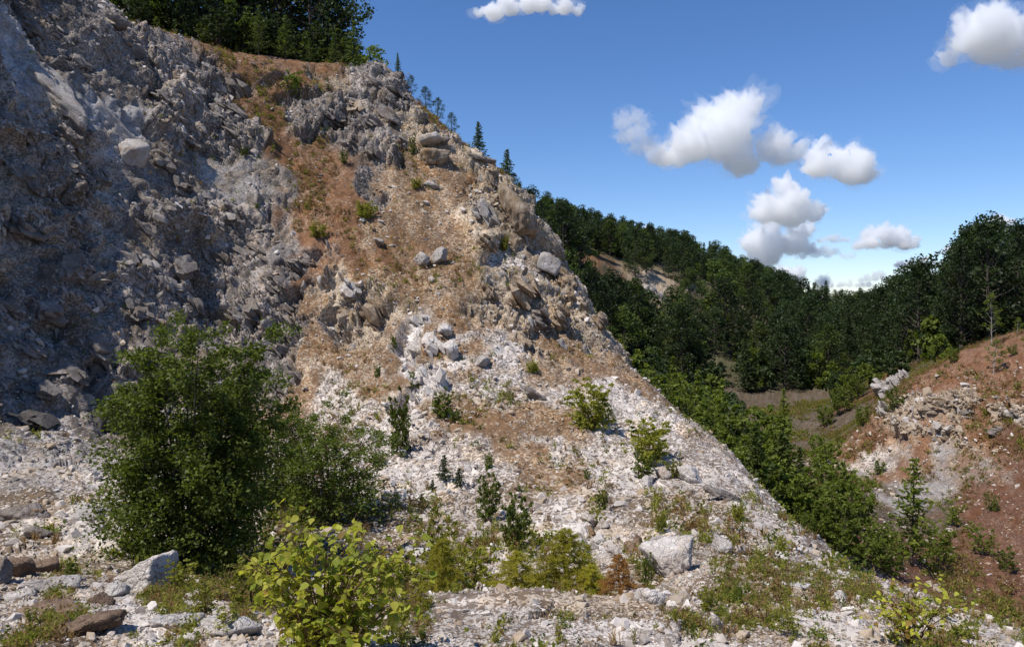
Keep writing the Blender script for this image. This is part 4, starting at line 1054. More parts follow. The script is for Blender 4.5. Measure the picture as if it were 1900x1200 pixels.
# ------------------------------------------------------------------ trees
FB = [broadleaf('wood_tree', 12, 8.2 + k * .4, 900 + k, M_DARK, M_BARK, 40, 105, .33, .10, .12 * k) for k in range(4)]
FM = [broadleaf('wood_tree_light', 11, 6.4 + k, 920 + k, M_MID2, M_BARK, 36, 90, .32, .08, .25) for k in range(3)]
FC = [conifer('wood_conifer', 12, 4.6, 940 + k, M_SPRUCE, M_BARK, 30, 7, .50, 13) for k in range(2)]
TB = [broadleaf('tall_birch', 14, 6.0 + .5 * k, 950 + k, M_DARK, M_BARK, 50, 85, .28, .08, .3) for k in range(3)]
def grid_pts(x0, x1, y0, y1, s, seed):
    r = np.random.default_rng(seed); out = []
    y = y0
    row = 0
    while y < y1:
        x = x0 + (row % 2) * s * .5
        while x < x1:
            out.append((x + r.normal(0, s * .22), y + r.normal(0, s * .22))); x += s
        y += s * .87; row += 1
    return out
def topline(px):   # skyline row of the far woods in the photograph
    return np.interp(px, [940, 980, 1100, 1180, 1290, 1370, 1480, 1530, 1560, 1620, 1680, 1740, 1800, 1830, 1900, 2000], [340, 360, 405, 425, 450, 485, 530, 545, 556, 556, 510, 470, 430, 415, 425, 420])
n_l = n_r = 0
for (x, y) in sorted(grid_pts(-5, 125, 113, 262, 7.6, 5), key=lambda q: q[1]):
    px = CX + F * x / y
    if px < 955 or px > 1640: continue
    if px > 1345 and y < 116: continue
    g = drop(x, y)[0]; py0 = HY - F * g.z / y
    if 1095 < px < 1300 and 515 < py0 < 585 and 140 < y < 160: continue
    if 1480 < px < 1570 and 575 < py0 < 640 and y > 190: continue
    if 1480 < px < 1570 and y > 228 and random.random() < .6: continue
    if n_l >= 255: break
    k = random.random()
    hh = random.uniform(.62, 1.12)
    if k < .52: ms, lab, gr = random.choice(FB), 'dark broadleaf tree in the wood on the far hillside', 'dark trees of the far hillside wood'
    elif k < .84: ms, lab, gr = random.choice(FM), 'lighter green tree in the wood on the far hillside', 'lighter trees of the far hillside wood'
    else: ms, lab, gr = random.choice(FC), 'pointed conifer in the wood on the far hillside', 'conifers of the far hillside wood'
    top = g.z + 12 * hh; lim = -(topline(px) - 14 - HY) / F * y
    if top > lim: hh = max(.35, (lim - g.z) / 12)
    s = hh
    dep = 'at the foot of' if py0 > 655 else ('halfway up' if py0 > 560 else 'near the skyline of')
    whr = 'close behind the spur' if px < 1180 else ('above the valley larches' if px < 1400 else 'at the valley end')
    lab = lab.split(' in the wood')[0] + ' %s the far wooded hillside, %s' % (dep, whr)
    plant('tree' if k < .85 else 'conifer', ms, g, lab, 'tree', gr, random.uniform(0, 6.28), (s * random.uniform(.9, 1.25), s * random.uniform(.9, 1.25), s)); n_l += 1
for (x, y) in sorted(grid_pts(34, 150, 74, 190, 5.6, 6), key=lambda q: q[1]):
    px = CX + F * x / y
    if px < 1600 or px > 1990: continue
    if y < np.interp(px, [1600, 1680, 1760, 1830, 1900, 2000], [122, 98, 84, 79, 81, 82]): continue
    if n_r >= 110: break
    g = drop(x, y)[0]; hh = random.uniform(.8, 1.15)
    lim = -(topline(px) - 12 - HY) / F * y; top = g.z + 14 * hh
    if top > lim: hh = max(.3, (lim - g.z) / 14)
    k = random.random()
    if k < .7: ms, lab, gr = random.choice(TB), 'tall dark birch in the wood above the right bank', 'tall birches above the right bank'
    else: ms, lab, gr = random.choice(FB), 'dark spreading tree in the wood above the right bank', 'spreading trees above the right bank'
    s = hh if k < .7 else hh * 14 / 12
    lab += (', front row' if y < 96 else ', deep inside') + (' near the right edge' if px > 1830 else (' towards the valley' if px < 1730 else ''))
    plant('birch_tree' if k < .7 else 'tree', ms, g, lab, 'tree', gr, random.uniform(0, 6.28), (s, s, s)); n_r += 1

# skyline of the far hill and of the right wood: single trees that stand up above it
def at_top(px, top, d, kind, h0, label, cat='tree', name='tree', wid=1.0, group=None, parts=('trunk', 'crown')):
    x = (px - CX) / F * d
    g = drop(x, d)[0]
    zt = -(top - HY) / F * d
    h = max(.2, zt - g.z); s = h / h0
    return plant(name, kind, g, label, cat, group, random.uniform(0, 6.28), (s * wid, s * wid, s), parts=parts)
at_top(1285, 440, 178, FB[0], 12, 'round-headed tree standing up on the far hill skyline', wid=1.1)
at_top(1345, 462, 190, FM[0], 11, 'open-crowned tree on the skyline right of the round-headed one', wid=1.2)
at_top(1195, 424, 168, FB[1], 12, 'broad tree on the far skyline below the small cloud', wid=1.2)
at_top(1130, 402, 160, FB[2], 12, 'leafy tree on the far skyline left of the small cloud', wid=1.2)
at_top(1535, 520, 236, FC[0], 12, 'dark conifer on top of the far grey rock face', wid=1.5)
at_top(1495, 545, 236, FB[3], 12, 'low round tree left of the conifer on the far rock face', wid=1.6)
at_top(1828, 412, 96, TB[0], 14, 'tallest feathery birch of the right wood')
at_top(1885, 412, 98, TB[1], 14, 'feathery birch near the right edge of the skyline')
at_top(1768, 445, 104, TB[2], 14, 'slim birch left of the tallest one on the right skyline', wid=.7)
at_top(1682, 492, 118, FC[1], 12, 'slender spiky conifer at the left end of the right wood', wid=.7)

# larches and bushes in the valley behind the spur
LA = [conifer('larch', 5, 2.5, 960 + k, M_LARCH, M_BARK, 26, 6, .26, 13, .05) for k in range(3)]
LG = conifer('gully_larch', 5, 3.4, 977, M_LARCH, M_BARK, 22, 6, .26, 16, -.02, .03)
LD = [conifer('dark_larch', 5, 3.0, 970 + k, M_DLARCH, M_BARK, 26, 7, .27, 14, .1) for k in range(2)]
YB = [broadleaf('young_birch', 4, 1.7, 980 + k, M_MID, M_BIRCHBARK, 22, 46, .11, .32, .2, .035) for k in range(3)]
BU = [shrub('valley_bush', 2.4, 2.6, 990 + k, M_MID, M_BARK, 9, 9, 5, 7, .13) for k in range(3)]
BD = [shrub('dark_bush', 2.4, 2.4, 996 + k, M_LARCH, M_BARK, 9, 9, 5, 7, .12) for k in range(2)]
at_top(1105, 570, 33, LA[0], 5, 'bright young larch beside the tan knob of the spur')
at_top(1076, 552, 32, LA[1], 5, 'little larch top peeping over the spur edge', wid=.8)
at_top(1150, 628, 34, LA[2], 5, 'small larch behind the lower spur edge')
at_top(1000, 425, 34, LA[1], 5, 'sliver of young larch right of the tall tan crag', wid=.7)
at_top(1180, 672, 36, BU[0], 2.4, 'pale bush behind the lower spur edge', 'bush', 'bush', 1.2, parts=('stems', 'foliage'))
at_top(1215, 690, 38, BU[1], 2.4, 'bush left of the valley larches', 'bush', 'bush', 1.1, parts=('stems', 'foliage'))
at_top(1250, 662, 42, LA[0], 5, 'tall pointed larch, leftmost in the valley row', 'tree', 'larch', .9)
at_top(1298, 685, 42, LA[1], 5, 'second pointed larch in the valley row', 'tree', 'larch', .9)
at_top(1275, 715, 38, BU[2], 2.4, 'leafy bush between the first two valley larches', 'bush', 'bush', 1.1, parts=('stems', 'foliage'))
at_top(1338, 702, 44, LA[2], 5, 'third larch in the valley row', 'tree', 'larch', .8)
at_top(1370, 735, 37, BU[0], 2.4, 'round leafy bush in the middle of the valley row', 'bush', 'bush', 1.1, parts=('stems', 'foliage'))
at_top(1325, 750, 35, BU[1], 2.4, 'leafy bush just behind the scree edge', 'bush', 'bush', 1.1, parts=('stems', 'foliage'))
at_top(1410, 755, 38, BU[2], 2.4, 'large leafy bush at the end of the valley row', 'bush', 'bush', 1.1, parts=('stems', 'foliage'))
at_top(1455, 722, 52, LA[0], 5, 'single slim larch against the valley clearing', 'tree', 'larch', .85)
at_top(1400, 790, 31, LD[0], 5, 'dark larch behind the scree edge', 'tree', 'larch', 1.0)
at_top(1450, 800, 33, LD[1], 5, 'broad dark larch on the slope under the scree edge', 'tree', 'larch', 1.1)
at_top(1485, 830, 35, LD[0], 5, 'right one of the dark larches under the scree edge', 'tree', 'larch', .9)
for k, (px, py, h, lab) in enumerate([
  (1530, 900, 95, 'dark green bush low on the slope left of the gully'), (1545, 960, 110, 'feathery green bush beside the gully'),
  (1585, 985, 100, 'lower feathery bush above the gravel skyline'), (1600, 940, 60, 'small bush in the gully bed'),
  (1520, 860, 60, 'bush above the feathery bushes'), (1630, 1035, 70, 'green bush at the foot of the gully larch'),
  (1740, 1040, 75, 'bush right of the gully larch'), (1660, 1070, 60, 'bush just over the gravel skyline'),
  (1770, 975, 45, 'dark small bush at the foot of the bank'), (1820, 1030, 55, 'dark bush in the gully on the right'),
  (1870, 1060, 50, 'low bush in the gully near the right edge'), (1840, 950, 35, 'small dark bush on the red-brown bank'),
  (1600, 790, 45, 'bush at the left foot of the right bank'), (1560, 770, 55, 'green bush beside the clearing'), (1530, 790, 45, 'bush on the edge of the clearing'),
  (1590, 740, 60, 'bush in front of the dark wood'), (1630, 880, 30, 'small bush on the white gully stones'), (1500, 990, 40, 'weedy bush under the grey skyline rock')]):
    loc, nor = on(px, py)
    if loc is None: continue
    H_ = h * loc.y / F; ms = (BD if k % 3 == 0 or k in (8, 9, 10, 11) else BU)[k % 2]
    plant('bush', ms, loc, lab, 'bush', None, random.uniform(0, 6.28), (H_ / 2.4 * 1.1, H_ / 2.4 * 1.1, H_ / 2.4), parts=('stems', 'foliage'))
loc, _ = on(1690, 1045)
s = 195 * loc.y / F / 5
plant('larch', LG, loc, 'large bright larch standing in the gully', 'tree', None, .4, (s * 1.1, s * 1.1, s))
# right bank
for px, py, h, lab, w_ in [(1839, 642, 98, 'young birch with a white stem on top of the right bank', 1), (1844, 694, 66, 'small birch with a pale stem on the right bank slope', 1.4),
                      (1802, 636, 66, 'young birch left of the white-stemmed one', 1), (1784, 642, 45, 'short birch on the rim of the right bank', 1), (1722, 660, 66, 'dark-crowned birch at the wood edge', 1.6), (1886, 622, 34, 'stubby young birch at the right edge', 1.3)]:
    loc, _ = on(px, py)
    if loc is None: continue
    s = h * loc.y / F / 4
    plant('birch_tree', YB[int(px) % 3], loc, lab, 'tree', None, random.uniform(0, 6), (s * w_, s * w_, s))
for px, py, h, lab in [(1770, 672, 30, 'round bush on the red-brown right bank'), (1660, 765, 48, 'bright bush below the grey knob of rock'), (1690, 668, 44, 'bush at the wood edge behind the grey knob'), (1880, 660, 22, 'small bush near the top right of the bank')]:
    loc, _ = on(px, py)
    if loc is None: continue
    s = h * loc.y / F / 2.4
    plant('bush', BU[int(px) % 3], loc, lab, 'bush', None, random.uniform(0, 6), (s * 1.1, s * 1.1, s), parts=('stems', 'foliage'))

for k in range(26):   # scrub along the foot of the spur, behind its edge
    px = 1190 + 17.5 * k + random.uniform(-6, 6)
    top = np.interp(px, [1190, 1260, 1330, 1400, 1470, 1540, 1640], [700, 735, 765, 800, 850, 905, 985]) + random.uniform(-12, 26)
    d = np.interp(px, [1190, 1400, 1640], [35, 33, 31]) + random.uniform(-2, 7)
    g = drop((px - CX) / F * d, d)[0]; h = -(top - HY) / F * d - g.z
    if h < .6: continue
    h = min(h, 3.4); s = h / 2.4
    plant('bush', BU[k % 3], g, 'bright scrub bush in the strip behind the spur edge, ' + ('upper part' if px < 1340 else ('middle part' if px < 1490 else 'lower part')), 'bush', 'scrub behind the spur edge', random.uniform(0, 6), (s * 1.15, s * 1.15, s), parts=('stems', 'foliage'))

# wood on the rim, top left
RL = [broadleaf('rim_tree', 9, 5.5, 1010 + k, M_DARK, M_BARK, 44, 80, .20, .10) for k in range(3)]
RC = [conifer('rim_spruce', 9, 4.2, 1020 + k, M_SPRUCE, M_BARK, 34, 8, .28, 16) for k in range(2)]
for k, (px, d, h) in enumerate([(200, 33, 9), (240, 36, 10), (275, 33, 9), (310, 37, 10), (345, 34, 9), (380, 38, 10), (400, 35, 8), (440, 38, 10), (470, 42, 10), (505, 40, 9), (540, 42, 10), (575, 39, 9), (605, 43, 9), (635, 40, 8), (360, 44, 11), (290, 45, 11), (420, 46, 11), (520, 47, 11), (225, 42, 11), (600, 48, 9)]):
    x = (px - CX) / F * d; g = drop(x, d)[0]
    sp = k % 3 == 1
    s = h / 9
    plant('spruce' if sp else 'tree', RC[k % 2] if sp else RL[k % 3], g, 'dark spruce in the wood on the quarry rim' if sp else 'dark broadleaf tree in the wood on the quarry rim', 'tree',
          'spruces of the rim wood' if sp else 'broadleaf trees of the rim wood', random.uniform(0, 6), s)
BK = [shrub('rim_bush', 2.4, 2.6, 998 + k, M_DLARCH if k else M_DARK, M_BARK, 9, 9, 5, 8, .13) for k in range(2)]
for k in range(26):   # low shrubs closing the foot of the rim wood
    px = 215 + 19 * k + random.uniform(-8, 8); d = np.interp(px, [215, 400, 560, 700], [29.5, 31, 34, 37]) + random.uniform(0, 3.5)
    g = drop((px - CX) / F * d, d)[0]; s = random.uniform(.45, 1.05)
    plant('bush', BK[0 if k % 3 else 1], g, 'low shrub at the foot of the rim wood, ' + ('left part' if px < 380 else ('middle part' if px < 540 else 'right part')), 'bush', 'shrubs along the rim wood', random.uniform(0, 6), (s * 1.2, s * 1.2, s), parts=('stems', 'foliage'))
RLm = [broadleaf('rim_young', 3, 2.0, 1030 + k, M_MID, M_BARK, 26, 60, .12, .08) for k in range(2)]
RLa = [conifer('rim_larch', 3.5, 2.2, 1040 + k, M_DLARCH, M_BARK, 18, 6, .17, 15, .02) for k in range(2)]
for px, top, d, kd, lab, w_ in [(480, 10, 31.5, 0, 'leftmost lighter larch in front of the rim wood', 1), (530, 28, 32.5, 1, 'bushy larch in front of the rim wood', 1.2), (655, 38, 34.5, 0, 'light green birch at the right end of the rim wood', 1), (620, 62, 34, 1, 'young tree left of the light green birch on the rim', 1),
       (690, 85, 36, 2, 'dark round bush at the right end of the rim wood', 1.3), (400, 55, 31.5, 2, 'young tree above the grey face', 1), (290, 30, 29.5, 3, 'slender sapling at the rim of the grey face', .8), (345, 70, 30.5, 2, 'low bush on the rim', 1.3), (440, 85, 31.5, 2, 'small bush at the rim beside the chute', 1.2), (575, 70, 33, 0, 'small larch in the rim wood edge', 1)]:
    ms, h0 = ((RLa[0], 3.5), (RLa[1], 3.5), (RLm[0], 3), (RLm[1], 3))[kd]
    at_top(px, top, d, ms, h0, lab, 'tree', 'larch' if kd < 2 else 'young_tree', w_)
for px, top, d, kd, lab, w_ in [(738, 98, 34.6, 0, 'small windblown larch on the spur summit skyline', .7), (762, 140, 34.5, 2, 'dark bush on the ridge below the summit', 1), (790, 160, 34.2, 2, 'dark bush in the middle of the ridge row', 1.1), (812, 180, 33.8, 3, 'leafy bush lower in the ridge row', 1.1), (838, 208, 33.4, 2, 'last bush of the ridge row', 1),
       (887, 226, 33.6, 1, 'young larch behind the thin white slab', 1), (940, 277, 33, 0, 'pointed larch on the skyline above the tall crag', 1.1), (955, 320, 33, 2, 'dark bush at the foot of the pointed skyline larch', 1)]:
    ms, h0 = ((LD[0], 5), (LD[1], 5), (RL[0], 9), (RL[1], 9))[kd]
    at_top(px, top, d, ms, h0, lab, 'tree' if kd < 2 else 'bush', 'larch' if kd < 2 else 'bush', w_)

# low growth that closes the gaps under the far woods
UG = [broadleaf('under', 3.5, 4.0, 1060 + k, (M_DARK, M_MID, M_DARK)[k], M_BARK, 18, 34, .40, .05)[1] for k in range(3)]
ff_ = (G4[..., 0] < .098) & (G4[..., 2] < .055) & (G4[..., 0] / (G4[..., 1] + 1e-4) < 1.35) & (qr > 76) & (qr < 290) & ~((qp > 1365) & (qp < 1560) & (qr < 119))
w_ = (ff_ * area * (quad_c[..., 1] > 1) * (qp > 940) * (qp < 2000)).ravel().astype(np.float64); w_ /= w_.sum()
k_ = rng.choice(len(w_), size=1500, p=w_)
pos = quad_c.reshape(-1, 3)[k_]
scatter('undergrowth', pos, np.stack([np.zeros(1500), np.zeros(1500), rng.uniform(0, 6.28, 1500)], 1), rng.uniform(.5, 1.5, (1500, 1)) * rng.uniform(.85, 1.15, (1500, 3)), rng.integers(0, 3, 1500), UG, 'dense undergrowth closing the far hillside woods', 'undergrowth')
M_WEED2 = leaf_material('yellow_shrub_leaves', (.20, .22, .035), (.36, .34, .055), .45)
# ------------------------------------------------------------------ nearer shrubs and saplings
def put(ms, px, py, hpx, wratio, h0, label, cat='bush', name='bush', parts=('stems', 'foliage'), group=None, tilt=(0, 0), rz=None):
    loc, nor = on(px, py)
    if loc is None: return None
    s = hpx * loc.y / F / h0
    return plant(name, ms, loc, label, cat, group, random.uniform(0, 6.28) if rz is None else rz, (s * wratio, s * wratio, s), tilt, parts)
big = shrub('leafy_bush', 3.0, 2.3, 1100, M_BUSH, M_BARK, 18, 19, 11, 15, .05, .6, .02, .4)
put(big, 350, 1046, 425, 1.12, 3.0, 'tall dense dark green bush at the foot of the grey face', rz=4.34)
b2 = shrub('thin_bush', 1.9, 1.7, 1101, M_BUSH, M_TWIG, 14, 14, 8, 10, .042, .5, .02, .4)
put(b2, 615, 965, 215, 1.55, 1.9, 'thinner wispy bush right of the tall dense bush', rz=.5)
put(b2, 500, 925, 200, 1.2, 1.9, 'shaded bush filling the gap behind the tall dense bush')
s3 = [shrub('small_shrub', 1.0, .9, 1110 + k, M_BUSH if k < 2 else M_MID, M_TWIG, 8, 9, 5, 9, .055, .55, .03, .5) for k in range(4)]
sw = [shrub('yellow_shrub', 1.0, 1.1, 1120 + k, M_WEED2, M_TWIG, 12, 10, 6, 9, .05, .45, .02, .35) for k in range(3)]
sp = [conifer('tiny_spruce', 1.0, .9, 1130 + k, M_SPRUCE, M_BARK, 14, 7, .10, 12, .1) for k in range(2)]
for ms, px, py, hp, wr, lab in [
  (s3[0], 742, 846, 125, .55, 'dark upright shrub on the white scree'), (s3[2], 818, 775, 55, 1.2, 'low spreading green shrub below the white outcrop'),
  (s3[1], 845, 782, 26, 1.6, 'dark low shrub under the spreading green one'), (sw[0], 1098, 795, 92, 1.25, 'large yellowish shrub in the middle of the white scree'),
  (sw[1], 1213, 855, 78, 1.4, 'olive shrub right of the large yellowish shrub'), (s3[2], 1196, 888, 52, 1.2, 'bright green shrub below the olive shrub'),
  (sw[2], 1250, 885, 35, 1.0, 'small bright shrub at the scree edge'), (s3[0], 955, 1015, 110, .75, 'dense dark green shrub behind the larches'),
  (s3[1], 905, 965, 95, .7, 'sparse reddish-stemmed shrub in the middle ground'), (s3[2], 908, 870, 32, 1.0, 'little green plant on the scree above the sparse shrub'),
  (s3[3], 1090, 888, 20, 1.0, 'tiny green plant alone on white scree'), (s3[1], 1118, 945, 36, 1.0, 'small dark shrub above the white cobbles'),
  (s3[3], 540, 178, 52, 1.0, 'green shrub at the top of the brown chute'), (s3[0], 455, 290, 20, 1.3, 'small dark plant on the grey face'),
  (s3[1], 478, 386, 11, 1.4, 'tiny dark plant below the one on the grey face'), (s3[0], 640, 305, 32, .7, 'dark upright plant on the brown chute'),
  (sw[0], 680, 405, 32, 1.6, 'spreading olive weed patch in the brown chute'), (sw[1], 592, 440, 28, 1.5, 'dry olive weeds low in the brown chute'),
  (s3[2], 765, 288, 40, .6, 'small yellowish sapling on the upper spur'), (sw[2], 935, 465, 32, .8, 'tuft growing on the ledge of the tall tan crag'),
  (sw[0], 988, 690, 22, 1.5, 'green weeds below the shaded hollow'), (s3[2], 725, 650, 30, .8, 'green weeds left of the white outcrop'), (s3[3], 770, 720, 34, 1.0, 'weeds at the foot of the white outcrop'),
  (sw[1], 770, 350, 20, 1.4, 'weed tuft under the square tan block'), (s3[1], 700, 700, 26, .8, 'small plant in the gully left of the white outcrop'),
  (sw[2], 1225, 985, 36, 1.0, 'grassy shrub on the weedy gravel'), (s3[1], 1200, 1090, 68, .5, 'dark slim plant against the largest white boulder'),
  (sw[0], 1368, 965, 36, 1.0, 'low shrub beside the dark-sided slab'), (sw[1], 1450, 1020, 26, 1.0, 'small shrub on the gravel slope'), (sw[2], 1410, 1035, 22, 1.2, 'yellowish weeds on the gravel slope'), (s3[3], 1472, 995, 10, 1.3, 'tiny round plant near the gravel skyline'),
  (s3[3], 1370, 1120, 44, .7, 'green weed plant right of the tan boulder'), (sw[0], 1310, 1130, 46, .8, 'yellow-green weeds beside the tan boulder'),
  (s3[2], 130, 1075, 42, 1.0, 'green shrub among the left rubble'), (sw[1], 60, 1150, 26, 1.1, 'mossy weeds on the brown slab')]:
    put(ms, px, py, hp, wr, 1.0, lab)
put(sp[0], 822, 892, 48, .9, 1.0, 'taller of two tiny spruces on the scree', 'tree', 'spruce', ('trunk', 'crown'))
put(sp[1], 853, 902, 34, 1.2, 1.0, 'squat round spruce beside the taller tiny one', 'tree', 'spruce', ('trunk', 'crown'))
put(sp[0], 801, 910, 20, 1.3, 1.0, 'smallest dark spruce tuft left of the two tiny spruces', 'tree', 'spruce', ('trunk', 'crown'))
put(sp[1], 782, 934, 18, 1.2, 1.0, 'yellowish spruce tuft below the tiny spruces', 'tree', 'spruce', ('trunk', 'crown'))
# close saplings
NL = [needle_larch('needle_larch', .8, .9, 1150 + k, M_YELLOW, M_TWIG) for k in range(2)]
NR_ = needle_larch('rust_larch', .6, .6, 1160, M_RUST, M_TWIG, 13, 5)
PT = ('stem', 'needles')
def at_xyz(ms, x, y, top, h0, wr, label, name='larch_sapling', cat='sapling', parts=PT, rz=None, tilt=(0, 0)):
    g = drop(x, y)[0]; h = -(top - HY) / F * y - g.z; s = h / h0
    return plant(name, ms, g, label, cat, None, rz if rz is not None else random.uniform(0, 6), (s * wr, s * wr, s), tilt, parts)
at_xyz(NL[0], (825 - CX) / F * 5.9, 5.9, 1000, .8, 1.1, 'yellow-green larch sapling right of the birch leaves')
at_xyz(NL[1], (960 - CX) / F * 6.6, 6.4, 1020, .8, 1.3, 'left spreading yellow-green larch behind the gravel lip')
at_xyz(NL[0], (1045 - CX) / F * 6.4, 6.2, 980, .8, 1.15, 'taller yellow-green larch in the middle foreground')
at_xyz(NL[1], (1095 - CX) / F * 6.1, 6.0, 1045, .8, 1.4, 'low larch shoot beside the rusty sapling')
at_xyz(NR_, (1145 - CX) / F * 5.7, 5.6, 1030, .6, 1.2, 'rust-orange dying larch sapling')
yb = shrub('young_leafy', .9, .7, 1170, M_WEED, M_TWIG, 6, 8, 4, 6, .04, .65, .08, .6)
at_xyz(yb, (815 - CX) / F * 8.4, 8.4, 945, .9, 1.0, 'bright leafy sapling behind the larch right of the birch', parts=('stems', 'foliage'))
at_xyz(yb, (1460 - CX) / F * 4.5, 4.5, 1125, .9, 1.6, 'yellow-green weedy shrub at the bottom edge', 'weed', 'weed', ('stems', 'foliage'))
at_xyz(yb, (1340 - CX) / F * 4.6, 4.6, 1130, .9, 1.2, 'tangled weeds beside the narrow white rock', 'weed', 'weed', ('stems', 'foliage'))
at_xyz(yb, (1175 - CX) / F * 4.2, 4.2, 1160, .9, .7, 'small yellow-green plant on the bottom edge', 'weed', 'weed', ('stems', 'foliage'))
at_xyz(yb, (380 - CX) / F * 5.2, 5.2, 1070, .9, 1.5, 'leafy weeds between the wedge boulder and the birch', 'weed', 'weed', ('stems', 'foliage'))
at_xyz(yb, (250 - CX) / F * 4.3, 4.3, 1165, .9, 1.8, 'low weeds beside the tilted brown slab', 'weed', 'weed', ('stems', 'foliage'))
at_xyz(yb, (330 - CX) / F * 6.6, 6.6, 1030, .9, 1.5, 'bright weeds under the leafy bush', 'weed', 'weed', ('stems', 'foliage'))

at_xyz(yb, (760 - CX) / F * 6.6, 6.6, 1000, .9, 1.5, 'bright bushy sapling between the birch and the larches', 'sapling', 'sapling', ('stems', 'foliage'))
at_xyz(yb, (880 - CX) / F * 7.2, 7.2, 985, .9, 1.3, 'leafy yellow-green sapling behind the left larch', 'sapling', 'sapling', ('stems', 'foliage'))
at_xyz(yb, (470 - CX) / F * 5.6, 5.6, 1010, .9, 1.5, 'leafy sapling left of the birch sapling', 'sapling', 'sapling', ('stems', 'foliage'))
at_xyz(yb, (420 - CX) / F * 4.4, 4.4, 1120, .9, 1.6, 'low bright weeds left below the birch sapling', 'weed', 'weed', ('stems', 'foliage'))
at_xyz(NL[1], (780 - CX) / F * 5.0, 5.0, 1090, .8, 1.5, 'low larch shoot at the right foot of the birch sapling')
# birch saplings: every leaf its own piece
def birch_leaf(k):
    r = np.random.default_rng(1200 + k)
    t = np.array([0, .07, .2, .36, .52, .68, .84, 1.0]); w = np.array([.0, .22, .37, .40, .33, .22, .11, .0]) * r.uniform(.92, 1.1)
    v = [(0, 0, 0)]; mid = []; L_ = []; R_l = []
    bend = r.uniform(.05, .22); fold = r.uniform(.12, .3)
    for a, b in zip(t, w):
        z = -bend * a * a
        mid.append((0, a, z)); L_.append((-b, a - .03, z + b * fold)); R_l.append((b, a - .03, z + b * fold))
    v = mid + L_ + R_l + [(-.012, -.28, .05), (.012, -.28, .05)]; n = len(t); f = []
    for i in range(n - 1):
        f.append((i, i + 1, n + i + 1, n + i)); f.append((i + 1, i, 2 * n + i, 2 * n + i + 1))
    f.append((0, n, 3 * n, 3 * n + 1))
    return mesh_np('birch_leaf', np.array(v, np.float32), np.array(f, np.int32), None)
LEAF = []
for k in range(6):
    m = birch_leaf(k); m.materials.append(M_BIRCH); LEAF.append(m)
def leafmat2():
    return leaf_material('turning_birch_leaves', (.20, .16, .03), (.30, .17, .05), .45, (1.2, 1.1, .6))
M_TURN = leafmat2()
LEAFT = []
for k in range(2):
    m = birch_leaf(10 + k); m.materials.append(M_TURN); LEAFT.append(m)
def birch_sapling(label, base, boxc, boxr, nst, nleaf, size, seed, turn=.08, extra=0, up=.65):
    r = np.random.default_rng(seed)
    root = bpy.data.objects.new('birch_sapling', None); COL.objects.link(root); root.location = base
    tag(root, label, 'sapling')
    T = Tubes(5); spots = []
    boxc, boxr = np.array(boxc) - np.array(base), np.array(boxr)
    for i in range(nst):
        g = r.normal(size=3); g /= np.linalg.norm(g); g[2] = abs(g[2]) * .9 if r.uniform() < up else g[2] * .7
        e = boxc + boxr * g * r.uniform(.6, 1.0)
        m = np.array([e[0] * .35, e[1] * .35, max(.1, e[2] * .72)]) + r.normal(0, .03, 3)
        B = lambda t: (1 - t) ** 2 * np.array([r.normal(0, .0), 0, -.05]) + 2 * t * (1 - t) * m + t * t * e
        ts = np.linspace(0, 1, 7); T.add([B(t) for t in ts], [.0052 * (1 - .8 * t) + .0005 for t in ts])
        for j in range(7):
            t = .34 + .66 * (j + r.uniform(0, 1)) / 7
            q0 = B(t); dv = r.normal(size=3) + np.array([0, 0, .15]); dv /= np.linalg.norm(dv); l = r.uniform(.08, .2)
            q1 = q0 + dv * l
            T.add([q0, (q0 + q1) / 2 + np.array([0, 0, .01]), q1], [.0016, .0012, .0006])
            for u in np.arange(.15, 1.05, .17): spots.append((q0 + (q1 - q0) * u + r.normal(0, .008, 3), dv))
    o = link('twigs', T.mesh('birch_twigs', M_TWIG), root)
    r.shuffle(spots)
    rest = []
    for k, (q, dv) in enumerate(spots[:nleaf + extra]):
        a = r.uniform(0, 6.28)
        tipd = Vector((math.cos(a), math.sin(a), r.uniform(-1.1, .15))).normalized()
        nrm = Vector((r.normal(0, .5), r.normal(0, .5) - .15, 1)); nrm = (nrm - tipd * nrm.dot(tipd)).normalized()
        R3 = Matrix((tipd.cross(nrm), tipd, nrm)).transposed().to_4x4()
        s = size * r.uniform(.6, 1.15)
        if k < nleaf:
            m = LEAFT[k % 2] if r.uniform() < turn else LEAF[k % 6]
            lo = bpy.data.objects.new('leaf', m); COL.objects.link(lo); lo.parent = root
            lo.matrix_local = Matrix.Translation(Vector(q)) @ R3 @ Matrix.Scale(s, 4)
        else: rest.append((Vector(q), R3, s, k))
    if rest:
        vv, ff, off = [], [], 0
        for q, R3, s, k in rest:
            m = LEAF[k % 6]
            vv += [q + (R3 @ (x.co * s)) for x in m.vertices]; ff += [[y + off for y in pl_.vertices] for pl_ in m.polygons]; off += len(m.vertices)
        tag(link('leaves', mesh_np('leaves', np.array([tuple(x) for x in vv], np.float32), np.array(ff, np.int32), M_BIRCH), root), kind='stuff')
    return root
g = drop((600 - CX) / F * 3.7, 3.7)[0]
birch_sapling('yellow-green leafy birch sapling at the bottom left of centre', g, px3(612, 1085, 3.7), (.56, .40, .38), 60, 300, .050, 31, .10, 1500)
g = drop((1690 - CX) / F * 4.5, 4.5)[0]
birch_sapling('small reddish-tipped birch sapling at the bottom right', g, px3(1722, 1150, 4.5), (.36, .26, .24), 18, 295, .038, 32, .30, 180, 1.0)
g = drop((880 - CX) / F * 3.3, 3.3)[0]
birch_sapling('single-leaved birch seedling at the bottom edge', g + Vector((0, 0, -.05)), px3(905, 1192, 3.3), (.06, .05, .03), 1, 6, .05, 33, .1)

